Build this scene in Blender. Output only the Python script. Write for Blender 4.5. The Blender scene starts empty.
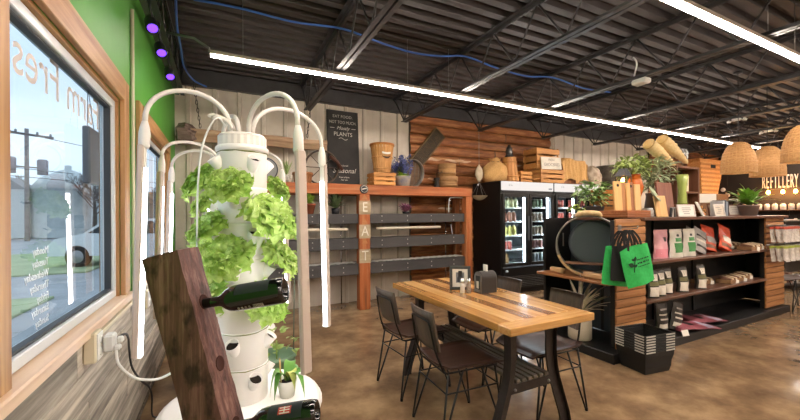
import bpy, math, random
from math import sin, cos, pi, radians as R
from mathutils import Vector, Matrix, Euler
rnd = random.Random(7)
S = bpy.context.scene
COL = S.collection

# ---------------------------------------------------------------- camera, world, exposure
YAW = R(26.4)
cam = bpy.data.objects.new('camera', bpy.data.cameras.new('camera'))
COL.objects.link(cam)
cam.data.sensor_width = 36.0
cam.data.lens = 16.2
cam.data.shift_y = 4.6 / 800
cam.data.clip_start = 0.02
cam.data.clip_end = 400
cam.matrix_world = (Matrix.Translation((0, 0, 1.37)) @ Matrix.Rotation(-YAW, 4, 'Z') @ Matrix.Rotation(R(90), 4, 'X')
                    @ Matrix.Rotation(-0.0062, 4, 'Z'))
S.camera = cam
S.view_settings.view_transform = 'Standard'
S.view_settings.look = 'None'
S.view_settings.gamma = 1.0
S.view_settings.use_curve_mapping = False
S.view_settings.exposure = 0.62
S.cycles.max_bounces = 9
S.cycles.diffuse_bounces = 5
S.cycles.glossy_bounces = 4
S.cycles.transparent_max_bounces = 12
S.cycles.sample_clamp_indirect = 6.0
S.cycles.caustics_reflective = False
S.cycles.caustics_refractive = False

SKY = 1.45          # strength of the overcast sky
LED = 66.0          # strength of the linear ceiling lights
TUBE = 13.0          # strength of the grow light tubes

w = bpy.data.worlds.new('overcast_sky'); S.world = w; w.use_nodes = True
nt = w.node_tree; nt.nodes.clear()
o_ = nt.nodes.new('ShaderNodeOutputWorld'); bg = nt.nodes.new('ShaderNodeBackground')
tc = nt.nodes.new('ShaderNodeTexCoord'); mp = nt.nodes.new('ShaderNodeMapping'); nz = nt.nodes.new('ShaderNodeTexNoise')
cr = nt.nodes.new('ShaderNodeValToRGB')
mp.inputs['Scale'].default_value = (1.6, 1.6, 5.0)
nz.inputs['Scale'].default_value = 1.3; nz.inputs['Detail'].default_value = 5
cr.color_ramp.elements[0].position = 0.32; cr.color_ramp.elements[0].color = (0.56, 0.645, 0.78, 1)
cr.color_ramp.elements[1].position = 0.68; cr.color_ramp.elements[1].color = (0.80, 0.86, 0.95, 1)
nt.links.new(tc.outputs['Generated'], mp.inputs['Vector']); nt.links.new(mp.outputs[0], nz.inputs['Vector'])
nt.links.new(nz.outputs[0], cr.inputs[0]); nt.links.new(cr.outputs[0], bg.inputs[0])
bg.inputs[1].default_value = SKY; nt.links.new(bg.outputs[0], o_.inputs[0])

# ---------------------------------------------------------------- helpers
def lin(c):
    if isinstance(c, str): c = tuple(int(c[i:i + 2], 16) for i in (0, 2, 4))
    return tuple(((x / 255) / 12.92 if x / 255 <= .04045 else ((x / 255 + .055) / 1.055) ** 2.4) for x in c[:3]) + (1.0,)

MATS = {}
def mat(name, c1, c2=None, rough=.5, metal=0., scale=6., stretch=(1, 1, 1), bump=0., detail=4., vary=0., lo=.35, hi=.65,
        spec=.5, coat=0., trans=0., alpha=1., ior=1.45, dist=.002, c3=None, rvar=0., sub=0.):
    if name in MATS: return MATS[name]
    m = bpy.data.materials.new(name); m.use_nodes = True; MATS[name] = m
    n = m.node_tree.nodes; l = m.node_tree.links
    b = n['Principled BSDF']
    b.inputs['Roughness'].default_value = rough; b.inputs['Metallic'].default_value = metal
    b.inputs['Specular IOR Level'].default_value = spec; b.inputs['Coat Weight'].default_value = coat
    b.inputs['Coat Roughness'].default_value = .12
    b.inputs['Transmission Weight'].default_value = trans; b.inputs['Alpha'].default_value = alpha; b.inputs['IOR'].default_value = ior
    b.inputs['Base Color'].default_value = lin(c1)
    if sub: b.inputs['Subsurface Weight'].default_value = sub; b.inputs['Subsurface Radius'].default_value = (.02, .03, .01)
    if c2 is not None or bump or vary:
        t = n.new('ShaderNodeTexCoord'); mp = n.new('ShaderNodeMapping'); nz = n.new('ShaderNodeTexNoise')
        oi = n.new('ShaderNodeObjectInfo'); sc = n.new('ShaderNodeVectorMath'); sc.operation = 'SCALE'
        cb = n.new('ShaderNodeCombineXYZ')
        for k in range(3): l.new(oi.outputs['Random'], cb.inputs[k])
        l.new(cb.outputs[0], sc.inputs[0]); sc.inputs['Scale'].default_value = 17.
        mp.inputs['Scale'].default_value = stretch
        l.new(t.outputs['Object'], mp.inputs['Vector']); l.new(sc.outputs[0], mp.inputs['Location'])
        l.new(mp.outputs[0], nz.inputs['Vector'])
        nz.inputs['Scale'].default_value = scale; nz.inputs['Detail'].default_value = detail; nz.inputs['Roughness'].default_value = .62
        src = None
        if c2 is not None:
            cr = n.new('ShaderNodeValToRGB'); e = cr.color_ramp.elements
            e[0].position = lo; e[0].color = lin(c1); e[1].position = hi; e[1].color = lin(c2)
            if c3 is not None: x = e.new((lo + hi) / 2); x.color = lin(c3)
            l.new(nz.outputs[0], cr.inputs[0]); src = cr.outputs[0]
        if vary:
            hs = n.new('ShaderNodeHueSaturation'); mr = n.new('ShaderNodeMapRange')
            mr.inputs['To Min'].default_value = 1 - vary; mr.inputs['To Max'].default_value = 1 + vary
            l.new(oi.outputs['Random'], mr.inputs['Value']); l.new(mr.outputs[0], hs.inputs['Value'])
            if src: l.new(src, hs.inputs['Color'])
            else: hs.inputs['Color'].default_value = lin(c1)
            src = hs.outputs[0]
        if src: l.new(src, b.inputs['Base Color'])
        if bump:
            bp = n.new('ShaderNodeBump'); bp.inputs['Strength'].default_value = bump; bp.inputs['Distance'].default_value = dist
            l.new(nz.outputs[0], bp.inputs['Height']); l.new(bp.outputs[0], b.inputs['Normal'])
        if rvar:
            mr = n.new('ShaderNodeMapRange'); mr.inputs['To Min'].default_value = max(0, rough - rvar); mr.inputs['To Max'].default_value = rough + rvar
            l.new(nz.outputs[0], mr.inputs['Value']); l.new(mr.outputs[0], b.inputs['Roughness'])
    return m
def wood(name, c1, c2, axis='X', rough=.55, scale=9., vary=.12, bump=.25, coat=0., c3=None, lo=.3, hi=.7):
    st = {'X': (.06, 1, 1), 'Y': (1, .06, 1), 'Z': (1, 1, .06)}[axis]; scale *= 3.2
    return mat(name, c1, c2, rough=rough, scale=scale, stretch=st, vary=vary, bump=bump, coat=coat, c3=c3, lo=lo, hi=hi, detail=6)
def emit(name, c, strength):
    if name in MATS: return MATS[name]
    m = bpy.data.materials.new(name); m.use_nodes = True; MATS[name] = m
    n = m.node_tree.nodes; n.clear(); o = n.new('ShaderNodeOutputMaterial'); e = n.new('ShaderNodeEmission')
    e.inputs[0].default_value = lin(c); e.inputs[1].default_value = strength
    m.node_tree.links.new(e.outputs[0], o.inputs[0]); return m
def glass(name, tint='eef4f4', refl=1.0, rough=0.):
    """clear pane: transparent with a Fresnel mirror on top"""
    if name in MATS: return MATS[name]
    m = bpy.data.materials.new(name); m.use_nodes = True; MATS[name] = m
    n = m.node_tree.nodes; l = m.node_tree.links; n.clear()
    o = n.new('ShaderNodeOutputMaterial'); t = n.new('ShaderNodeBsdfTransparent'); g = n.new('ShaderNodeBsdfGlossy')
    mx = n.new('ShaderNodeMixShader'); f = n.new('ShaderNodeFresnel'); mu = n.new('ShaderNodeMath'); mu.operation = 'MULTIPLY'
    t.inputs[0].default_value = lin(tint); g.inputs['Roughness'].default_value = rough; f.inputs[0].default_value = 1.5
    mu.inputs[1].default_value = refl; ge = n.new('ShaderNodeNewGeometry'); inv = n.new('ShaderNodeMath'); inv.operation = 'SUBTRACT'; inv.inputs[0].default_value = 1.
    m2 = n.new('ShaderNodeMath'); m2.operation = 'MULTIPLY'; l.new(ge.outputs['Backfacing'], inv.inputs[1])     # mirror on the outward faces only
    l.new(f.outputs[0], mu.inputs[0]); l.new(mu.outputs[0], m2.inputs[0]); l.new(inv.outputs[0], m2.inputs[1]); l.new(m2.outputs[0], mx.inputs[0])
    l.new(t.outputs[0], mx.inputs[1]); l.new(g.outputs[0], mx.inputs[2]); l.new(mx.outputs[0], o.inputs[0]); return m

class MB:
    def __init__(s): s.v = []; s.f = []; s.sm = []; s.mi = []; s.cur = 0; s.M = None
    def add(s, vs, fs, smooth=False, M=None):
        n = len(s.v)
        for p in vs:
            p = Vector(p)
            if M is not None: p = M @ p
            if s.M is not None: p = s.M @ p
            s.v.append(p)
        for f in fs: s.f.append([i + n for i in f]); s.sm.append(smooth); s.mi.append(s.cur)
        return s
    def box(s, c, d, b=0., M=None):
        x, y, z = d[0] / 2, d[1] / 2, d[2] / 2
        if b <= 0:
            vs = [(c[0] + sx * x, c[1] + sy * y, c[2] + sz * z) for sx in (-1, 1) for sy in (-1, 1) for sz in (-1, 1)]
            fs = [(0, 1, 3, 2), (4, 6, 7, 5), (0, 4, 5, 1), (2, 3, 7, 6), (0, 2, 6, 4), (1, 5, 7, 3)]
            return s.add(vs, fs, False, M)
        b = min(b, x * .49, y * .49, z * .49)
        vs = []; idx = {}
        for sx in (-1, 1):
            for sy in (-1, 1):
                for sz in (-1, 1):
                    for a in range(3):
                        p = [sx * (x - b), sy * (y - b), sz * (z - b)]
                        p[a] = (sx * x, sy * y, sz * z)[a]
                        idx[(sx, sy, sz, a)] = len(vs); vs.append((c[0] + p[0], c[1] + p[1], c[2] + p[2]))
        fs = []
        for a in range(3):
            u, v = (a + 1) % 3, (a + 2) % 3
            for sg in (-1, 1):
                q = []
                for su, sv in ((-1, -1), (1, -1), (1, 1), (-1, 1)):
                    k = [0, 0, 0]; k[a] = sg; k[u] = su; k[v] = sv; q.append(idx[(*k, a)])
                fs.append(q if sg > 0 else q[::-1])
            for su in (-1, 1):
                for sv in (-1, 1):
                    q = []
                    for e, ax in ((-1, u), (1, u), (1, v), (-1, v)):
                        k = [0, 0, 0]; k[a] = e; k[u] = su; k[v] = sv; q.append(idx[(*k, ax)])
                    fs.append(q if su * sv < 0 else q[::-1])
        for sx in (-1, 1):
            for sy in (-1, 1):
                for sz in (-1, 1):
                    q = [idx[(sx, sy, sz, a)] for a in range(3)]
                    fs.append(q if sx * sy * sz > 0 else q[::-1])
        return s.add(vs, fs, False, M)
    def tube(s, pts, r, n=8, cap=True, closed=False, M=None):
        pts = [Vector(p) for p in pts]; k = len(pts)
        rs = r if isinstance(r, (list, tuple)) else [r] * k
        t = []
        for i in range(k):
            a = pts[(i - 1) % k] if (closed or i > 0) else pts[i]
            c = pts[(i + 1) % k] if (closed or i < k - 1) else pts[i]
            t.append((c - a).normalized() if (c - a).length > 1e-9 else Vector((0, 0, 1)))
        u = t[0].orthogonal().normalized(); vs = []
        for i in range(k):
            u = u - t[i] * u.dot(t[i])
            u = u.normalized() if u.length > 1e-6 else t[i].orthogonal().normalized()
            w_ = t[i].cross(u)
            for j in range(n):
                a = 2 * pi * j / n; vs.append(pts[i] + (u * cos(a) + w_ * sin(a)) * rs[i])
        fs = []
        for i in range(k if closed else k - 1):
            i2 = (i + 1) % k
            for j in range(n): j2 = (j + 1) % n; fs.append((i * n + j, i * n + j2, i2 * n + j2, i2 * n + j))
        if cap and not closed: fs.append(tuple(range(n))[::-1]); fs.append(tuple((k - 1) * n + j for j in range(n)))
        return s.add(vs, fs, True, M)
    def lathe(s, prof, n=24, M=None, smooth=True):
        vs = []; ring = []
        for r, z in prof:
            if r < 1e-6: ring.append([len(vs)] * n); vs.append((0, 0, z))
            else:
                ring.append(list(range(len(vs), len(vs) + n)))
                vs += [(r * cos(2 * pi * j / n), r * sin(2 * pi * j / n), z) for j in range(n)]
        fs = []
        for a, b in zip(ring, ring[1:]):
            for j in range(n):
                j2 = (j + 1) % n
                q = [a[j], a[j2], b[j2], b[j]]; q = [x for i, x in enumerate(q) if x not in q[:i]]
                if len(q) > 2: fs.append(q)
        return s.add(vs, fs, smooth, M)
    def prism(s, poly, z0, z1, M=None, smooth=False):
        k = len(poly); vs = [(x, y, z0) for x, y in poly] + [(x, y, z1) for x, y in poly]
        fs = [tuple(range(k))[::-1], tuple(range(k, 2 * k))] + [(i, (i + 1) % k, k + (i + 1) % k, k + i) for i in range(k)]
        return s.add(vs, fs, smooth, M)
    def grid(s, fn, nu, nv, M=None, smooth=True):
        vs = [fn(i / nu, j / nv) for j in range(nv + 1) for i in range(nu + 1)]
        fs = [(j * (nu + 1) + i, j * (nu + 1) + i + 1, (j + 1) * (nu + 1) + i + 1, (j + 1) * (nu + 1) + i) for j in range(nv) for i in range(nu)]
        return s.add(vs, fs, smooth, M)
    def disc(s, c, r, n=16, M=None, axis='Z'):
        vs = [(c[0] + r * cos(2 * pi * j / n), c[1] + r * sin(2 * pi * j / n), c[2]) for j in range(n)]
        return s.add(vs, [tuple(range(n))], False, M)
    def mesh(s, name, m):
        me = bpy.data.meshes.new(name); me.from_pydata([tuple(p) for p in s.v], [], s.f)
        me.polygons.foreach_set('use_smooth', s.sm)
        for x in (m if isinstance(m, (list, tuple)) else [m]): me.materials.append(x)
        if isinstance(m, (list, tuple)): me.polygons.foreach_set('material_index', s.mi)
        me.update(); return me
    def build(s, name, m, parent=None, loc=(0, 0, 0), rot=(0, 0, 0), label=None):
        return put(name, s.mesh(name, m), parent, loc, rot, label)

def put(name, me, parent=None, loc=(0, 0, 0), rot=(0, 0, 0), label=None):
    o = bpy.data.objects.new(name, me); COL.objects.link(o)
    o.location = loc; o.rotation_euler = rot
    if parent is not None: o.parent = parent
    if label: o['label'] = label
    return o
def tag(o, label, cat, group=None, kind=None):
    if label: o['label'] = label
    if cat: o['category'] = cat
    if group: o['group'] = group
    if kind: o['kind'] = kind
    return o
def thing(name, label, cat, loc=(0, 0, 0), rz=0., group=None, rot=None):
    o = put(name, None, None, loc, rot or (0, 0, rz)); o.empty_display_size = .1
    return tag(o, label, cat, group)
def struct(name, loc=(0, 0, 0)):
    o = put(name, None, None, loc); o['kind'] = 'structure'; return o
def copy_tree(o, parent=None):
    c = o.copy(); COL.objects.link(c)
    if parent is not None: c.parent = parent
    for ch in list(o.children): copy_tree(ch, c)
    return c
def dup(o, loc, rz=None, label=None, rot=None, scale=None):
    c = copy_tree(o); c.location = loc
    if rz is not None: c.rotation_euler = (0, 0, rz)
    if rot is not None: c.rotation_euler = rot
    if scale is not None: c.scale = scale if isinstance(scale, (tuple, list)) else (scale,) * 3
    if label: c['label'] = label
    return c
def text(name, body, size, m, parent=None, loc=(0, 0, 0), rot=(0, 0, 0), ext=.001, align='CENTER', sx=1., shear=0., off=0.):
    cu = bpy.data.curves.new(name, 'FONT'); cu.body = body; cu.size = size; cu.extrude = ext; cu.align_x = align; cu.align_y = 'CENTER'
    cu.shear = shear; cu.offset = off; cu.resolution_u = 3
    cu.materials.append(m)
    o = put(name, cu, parent, loc, rot); o.scale = (sx, 1, 1); return o
def arc(c, r, a0, a1, n, plane='XZ'):
    out = []
    for i in range(n + 1):
        a = a0 + (a1 - a0) * i / n; x, y = r * cos(a), r * sin(a)
        out.append({'XZ': (c[0] + x, c[1], c[2] + y), 'XY': (c[0] + x, c[1] + y, c[2]), 'YZ': (c[0], c[1] + x, c[2] + y)}[plane])
    return out
def bez(p0, p1, p2, p3, n=12):
    p0, p1, p2, p3 = map(Vector, (p0, p1, p2, p3)); o = []
    for i in range(n + 1):
        t = i / n; a = 1 - t; o.append(p0 * a ** 3 + p1 * 3 * a * a * t + p2 * 3 * a * t * t + p3 * t ** 3)
    return o
def smoothpath(pts, n=6):
    pts = [Vector(p) for p in pts]; out = []
    for i in range(len(pts) - 1):
        p0 = pts[max(i - 1, 0)]; p1 = pts[i]; p2 = pts[i + 1]; p3 = pts[min(i + 2, len(pts) - 1)]
        for k in range(n):
            t = k / n
            out.append(.5 * ((2 * p1) + (p2 - p0) * t + (2 * p0 - 5 * p1 + 4 * p2 - p3) * t * t + (3 * p1 - p0 - 3 * p2 + p3) * t ** 3))
    out.append(pts[-1]); return out
def mrot(axis, a): return Matrix.Rotation(a, 4, axis)
def mtr(*p): return Matrix.Translation(p)

# ---------------------------------------------------------------- shared materials
black = mat('black_paint', '17171a', rough=.45)
matteblack = mat('matte_black', '0d0d0e', rough=.8)
white = mat('white_plastic', 'e9e9e6', rough=.35)
cream = mat('cream_paint', 'd9cfb4', rough=.5)
chrome = mat('chrome', 'c9c9c9', rough=.18, metal=1.)
steel = mat('brushed_steel', '9a9a9a', rough=.35, metal=1.)
rod = mat('black_iron_rod', '1a1817', rough=.42, metal=.3)
paper = mat('white_paper', 'dedbd2', rough=.8)
terracotta = mat('terracotta', '9c5b3e', '8a4c33', rough=.85)
soil = mat('soil', '2c2018', '1c140e', rough=1., scale=60)
NTH = 'first second third fourth fifth sixth seventh eighth ninth tenth eleventh twelfth thirteenth fourteenth fifteenth sixteenth seventeenth eighteenth'.split()
crate_wood = wood('crate_wood', 'b8793c', 'd39a56', 'X', vary=.10)
# ================================================================ ROOM
XL, YB, XR, YF = -.53, 5.43, 13.3, -4.0      # wall planes
ZD = 3.28                                    # underside of roof deck
green = mat('green_wall_paint', '4f9a35', '57a33c', rough=.55, scale=2.5)
fl = mat('polished_concrete', '66503c', 'a68a68', rough=.17, scale=2.6, detail=13., lo=.34, hi=.68, c3='856b50', bump=.06, spec=.6, rvar=.09, dist=.003)
MB().box(((XL + XR) / 2, (YB + YF) / 2, -.06), (XR - XL + .3, YB - YF + .3, .12)).build('floor', fl)['kind'] = 'structure'

# left wall with two window openings
WZ0, WZ1 = .91, 2.05
OPEN = [(1.325, 2.60), (3.17, 4.61)]
wl = struct('wall_left')
m = MB(); tw = .085
def wseg(y0, y1, z0, z1): m.box((XL - tw / 2, (y0 + y1) / 2, (z0 + z1) / 2), (tw, y1 - y0, z1 - z0))
wseg(YF, YB + .1, WZ1, 3.4); wseg(YF, YB + .1, 0, WZ0 - .045)
ys = [YF] + [y for o in OPEN for y in o] + [YB + .1]
for i in range(0, len(ys), 2): wseg(ys[i], ys[i + 1], WZ0 - .045, WZ1)
m.build('plaster', green, wl)
pl = wood('grey_barn_plank', '7d766c', 'd0c6b6', 'Y', rough=.75, scale=9., vary=.30, c3='a89e90', lo=.34, hi=.68)
PH = .144; plank_mesh = {}
for r in range(6):
    y = -1.5 - (r * .37) % .9
    while y < YB - .02:
        L = (.62, .92, 1.22)[(r * 2 + int(y * 7)) % 3]
        y1 = min(y + L, YB - .005)
        k = round(y1 - y, 2)
        if k not in plank_mesh: plank_mesh[k] = MB().box((0, 0, 0), (.02, y1 - y - .003, PH - .003), .002).mesh('plank', pl)
        if y1 - y > .05: put('plank', plank_mesh[k], wl, (XL + .010 + rnd.uniform(-.0015, .0015), (y + y1) / 2, .005 + PH * (r + .5)))
        y = y1
tag(MB().box((XL + .02, 3.2, .015), (.02, 4.4, .03), .004).build('baseboard_left', mat('dark_base', '3a332b', '6f6353', scale=25, rough=.9)), None, None, None, 'structure')

# windows
casing = wood('oak_casing', '94643a', 'c39a68', 'Z', rough=.5, scale=8., vary=.08)
casing_h = wood('oak_casing_long', '94643a', 'c39a68', 'Y', rough=.5, scale=8., vary=.08)
sillm = wood('maple_sill', 'd0ae90', 'ead0b4', 'Y', rough=.4, scale=6., vary=.04)
vinyl = mat('white_vinyl', 'd5dadd', rough=.3)
gasket = mat('dark_gasket', '33383c', rough=.6)
pane = glass('window_pane', 'e6eef2', 1.0)
def window(n, y0, y1):
    wd = struct('window_%d' % n); cw = .125; x = XL + .0145
    for ya in (y0 - cw / 2, y1 + cw / 2): MB().box((x, ya, (WZ0 + WZ1 + cw) / 2 - .0), (.025, cw, WZ1 - WZ0 + cw), .003).build('casing', casing, wd)
    MB().box((x + .001, (y0 + y1) / 2, WZ1 + cw / 2), (.027, y1 - y0 - .002, cw), .003).build('casing', casing_h, wd)
    for ya in (y0 + .008, y1 - .008): MB().box((XL - .045, ya, (WZ0 + WZ1) / 2), (.09, .016, WZ1 - WZ0)).build('jamb', casing, wd)
    MB().box((XL - .045, (y0 + y1) / 2, WZ1 - .008), (.09, y1 - y0 - .034, .016)).build('jamb', casing_h, wd)
    MB().box((XL - .035, (y0 + y1) / 2 - .005, WZ0 - .022), (.165, y1 - y0 + .27, .044), .006).build('sill', sillm, wd)
    f = .042; xf = XL - .045
    fr = MB()
    def ring(mb, a, b, c, d, t, xx, dx):
        mb.box((xx, a + t / 2, (c + d) / 2), (dx, t, d - c), .004); mb.box((xx, b - t / 2, (c + d) / 2), (dx, t, d - c), .004)
        mb.box((xx, (a + b) / 2, c + t / 2), (dx, b - a - 2 * t, t), .004); mb.box((xx, (a + b) / 2, d - t / 2), (dx, b - a - 2 * t, t), .004)
    a, b, c, d = y0 + .017, y1 - .017, WZ0 + .002, WZ1 - .018
    ring(fr, a, b, c, d, f, xf, .062); fo = fr.build('frame', vinyl, wd)
    g = MB(); ring(g, a + f, b - f, c + f, d - f, .012, xf + .004, .03); g.build('gasket', gasket, fo)
    MB().box((xf - .022, (a + b) / 2, (c + d) / 2), (.006, b - a - 2 * f - .004, d - c - 2 * f - .004)).build('glass', pane, wd)
    return wd, xf
w1, XG = window(1, *OPEN[0]); window(2, *OPEN[1])
XGI = XG - .022 + .0045
# vinyl lettering on the first pane, reading correctly from outside (mirrored in here)
let = mat('window_vinyl_letters', 'cdc4c0', rough=.6)
letw = mat('window_vinyl_white', 'eef2f4', rough=.6)
RV = (R(90), 0, R(-90))    # faces outside
text('lettering', 'Farm Fresh', .225, let, w1, (XGI, 1.965, 1.905), RV, .0005, 'CENTER', 1.0)
for i, d in enumerate(('Monday', 'Tuesday', 'Wednesday', 'Thursday', 'Friday', 'Saturday', 'Sunday')):
    text('lettering', d, .040, letw, w1, (XGI, 1.83, 1.245 - i * .043), RV, .0005, 'LEFT')
MB().disc((0, 0, 0), .035, 20, mtr(XGI + .001, 1.437, 1.055) @ mrot('Y', R(90))).build('sticker', mat('orange_sticker', 'f08a2a', rough=.6), w1, label='round orange sticker low on the pane')

# back wall: ribbed metal panels and split-log siding on a base wall
wb = struct('wall_back')
MB().box(((XL + XR) / 2, YB + .06, 1.65), (XR - XL + .3, .10, 3.5)).build('backing', mat('backing_board', '5b5246', rough=.9), wb)
metalp = mat('beige_metal_panel', 'c2b6a6', 'd0c5b6', rough=.42, scale=3., vary=.04)
PW = .915
def ribpanel(wd):
    prof = []; x = 0.
    while x < wd - .01:
        for dx, dy in ((0, 0), (.118, 0), (.133, .028), (.172, .028), (.187, 0)):
            if x + dx < wd: prof.append((x + dx, dy))
        x += .305
    prof.append((wd, 0))
    mb = MB(); n = len(prof)
    vs = [(px, -py, 0) for px, py in prof] + [(px, -py, 3.25) for px, py in prof]
    return mb.add(vs, [(i, i + 1, n + i + 1, n + i) for i in range(n - 1)]).mesh('metal_panel', metalp)
rp = ribpanel(PW)
for x0, x1 in ((XL, 2.87), (6.25, 9.75)):
    x = x0
    while x < x1 - .02:
        wd = min(PW, x1 - x); me = rp if wd == PW else ribpanel(wd)
        put('metal_panel', me, wb, (x, YB + (.004 if int(x / PW) % 2 else .002), 0)); x += wd
logm = mat('split_log', '673a1f', 'bb8658', rough=.6, scale=18., stretch=(.13, 1, 1), vary=.26, bump=.5, c3='935b34', lo=.34, hi=.68, detail=7., dist=.01)
bark = mat('pale_log_scar', 'd8c3ac', 'b98f6a', rough=.8, scale=10, stretch=(.4, 1, 1))
LH = .172
def logmesh(L, seed):
    q = random.Random(seed); nx = max(2, int(L / .35)); ph = q.random() * 6
    def f(u, v):
        a = pi * v; wob = .010 * sin(u * L * 2.3 + ph) + .006 * sin(u * L * 5.1 + ph * 2)
        return (u * L, -(.045 + wob) * sin(a) ** .6 if 0 < v < 1 else 0, LH * (.5 - .5 * cos(a)) * .97)
    return MB().grid(f, nx, 6).mesh('log_plank', logm)
lm = {}
for x0, x1 in ((2.885, 6.24), (9.76, 13.28)):
    for r in range(18):
        cut = x0 + (x1 - x0) * (.42, .63, 1., .3, .55)[r % 5]
        for a, b in ((x0, cut), (cut, x1)):
            if b - a < .1: continue
            k = (round(b - a, 2), r % 3)
            if k not in lm: lm[k] = logmesh(b - a - .004, r)
            put('log_plank', lm[k], wb, (a, YB, .01 + r * LH))
# pale scars where bark was stripped
for x, z, l in ((3.0, 2.22, .5), (3.55, 2.16, .6), (4.35, 2.1, .35), (3.2, 1.93, .4), (4.9, 2.3, .5), (3.4, 1.35, .7), (5.6, 2.28, .4)):
    mb = MB(); mb.grid(lambda u, v: (u * l, -.0585 - .012 * sin(pi * v) * sin(pi * u), (v - .5) * .05 * sin(pi * u) ** .5 + .008 * sin(u * 14)), 12, 3)
    mb.build('log_scar', bark, wb, (x, YB, .01 + (round(z / LH) + .5) * LH))
# right wall (refill bar), wall behind the camera
wr = struct('wall_right'); MB().box((XR + .06, (YB + YF) / 2, 1.65), (.12, YB - YF + .2, 3.4)).build('plaster', mat('charcoal_wall', '221e1c', '2b2623', rough=.7, scale=3), wr)
wf = struct('wall_front'); MB().box(((XL + XR) / 2, YF - .06, 1.65), (XR - XL + .3, .12, 3.4)).build('plaster', mat('warm_white_wall', 'b9ab98', rough=.7), wf)

# ceiling: ribbed roof deck
deck = mat('dark_roof_deck', '2f2a29', '423c3b', rough=.55, scale=4., stretch=(.3, 1, 1))
prof = []; y = YF - .1
while y < YB + .1:
    prof += [(y, 0), (y + .075, 0), (y + .09, .06), (y + .150, .06)]; y += .165
cl = MB(); n = len(prof)
cl.add([(XL - .1, a, ZD + b) for a, b in prof] + [(XR + .1, a, ZD + b) for a, b in prof], [(i, i + 1, n + i + 1, n + i) for i in range(n - 1)])
cl.box(((XL + XR) / 2, (YB + YF) / 2, ZD + .12), (XR - XL + .3, YB - YF + .4, .06))
c_ = cl.build('ceiling', deck); c_['kind'] = 'structure'
dsteel = mat('dark_joist_steel', '302e2f', '3c3a3b', rough=.42, scale=8)
tag(MB().box(((XL + XR) / 2, YB - .05, 3.165), (XR - XL - .02, .09, .21), .008).build('trim_1', dsteel), None, None, None, 'structure')

# open-web steel joists, running front to back
JX = [-.43, 1.06, 2.54, 4.0, 5.52, 7.02, 8.52, 10.02, 11.5, 12.9]
ORD = ['against the green window wall', 'next in from the green window wall', 'over the dining table', 'above the hanging scale',
       'above the two drink coolers', 'over the far end of the shelving island', 'just beyond the wicker pendant lamps', 'third before the dark refill wall',
       'second before the dark refill wall', 'last before the dark refill wall']
Y0, Y1 = -3.95, 4.97
def angle_pair(y0, y1, z, up):
    mb = MB()
    for s in (-1, 1):
        mb.box((s * .028, (y0 + y1) / 2, z), (.042, y1 - y0, .006))
        mb.box((s * .009, (y0 + y1) / 2, z + up * .02), (.005, y1 - y0, .04))
    return mb
bc = angle_pair(Y0, Y1, 2.803, 1).mesh('bottom_chord', dsteel)
tcd = angle_pair(Y0, YB - .1, 3.268, -1).mesh('top_chord', dsteel)
STEP = .58
up_ = MB().tube([(0, 0, 2.82), (0, STEP / 2, 3.25)], .0095, 6).mesh('web_rod', dsteel)
dn_ = MB().tube([(0, 0, 3.25), (0, STEP / 2, 2.82)], .0095, 6).mesh('web_rod', dsteel)
en_ = MB().tube([(0, 0, 2.82), (0, .32, 3.22)], .012, 6).mesh('web_rod', dsteel)
vt_ = MB().tube([(0, 0, 2.82), (0, .10, 3.24)], .009, 6).mesh('web_rod', dsteel)
for x, od in zip(JX, ORD):
    j = thing('steel_joist', 'dark open-web steel roof joist ' + od, 'joist', (x, 0, 0), group='roof joists')
    put('bottom_chord', bc, j); put('top_chord', tcd, j)
    put('web_rod', en_, j, (0, Y1 - .02, 0)); put('web_rod', vt_, j, (0, Y1 - .03, 0))
    y = Y1 - .03 - STEP
    while y > Y0:
        put('web_rod', dn_, j, (0, y + STEP / 2, 0)); put('web_rod', up_, j, (0, y, 0)); y -= STEP

# linear LED lights
led = emit('warm_led_diffuser', 'fff0e2', LED)
ledbox = mat('led_housing', 'b9aea4', rough=.4)
def led_run(y, xs, where):
    for i, (a, b) in enumerate(zip(xs, xs[1:])):
        t = thing('linear_light', 'long warm white LED bar light, %s section of the run %s' % (('first', 'second', 'third', 'fourth', 'fifth', 'sixth', 'seventh')[i], where), 'light', ((a + b) / 2, y, 2.74), group='linear ceiling lights ' + where)
        L = b - a - .012
        MB().box((0, 0, .024), (L, .050, .034), .004).build('housing', ledbox, t)
        MB().box((0, 0, 0), (L - .01, .046, .014), .004).build('diffuser', led, t)
        for sx in (-.38, .38): MB().tube([(sx * L, 0, .044), (sx * L, 0, .535)], .0025, 5).build('hanger', steel, t)
XS = [-.085, 2.09, 4.30, 6.52, 8.74, 10.96, 13.18]
led_run(3.47, XS, 'before the back wall')
led_run(1.30, XS, 'over the dining table')
led_run(-.90, XS, 'added unseen behind the viewer')  # out-of-view run, added to light the room from behind the camera
led_run(-3.10, XS, 'added unseen along front wall')  # extra run nobody sees, added to brighten the whole room
cd = tag(MB().tube([(-.42, 3.47, 2.865), (-.2, 3.47, 2.862), (-.085, 3.47, 2.80), (-.085, 3.47, 2.77)], .011, 8).build('light_conduit', steel), 'short grey conduit feeding the LED bar from the window wall joist', 'conduit')

# purple grow spots clamped below the first joist
purple = emit('purple_lens', '5a30e8', 3.2)
for k, (yy, ll) in enumerate(((2.79, 'first'), (3.18, 'second'), (3.69, 'third'))):
    s_ = thing('spot_light', 'small black can spot with purple lens, %s in line along the green wall' % ll, 'spotlight', (-.395, yy, 2.60), group='purple spots')
    A = mrot('X', R(-42)) @ mrot('Y', R(-12))
    MB().lathe([(.0, .085), (.03, .083), (.037, .06), (.039, -.045), (.033, -.05), (.030, -.035), (0, -.033)], 16, A).build('can', black, s_)
    MB().lathe([(0, -.036), (.0295, -.0355)], 16, A).build('lens', purple, s_)
    MB().tube([(0, 0, .06), (-.01, 0, .12), (-.012, 0, .205)], .008, 8).build('stem', black, s_)
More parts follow.
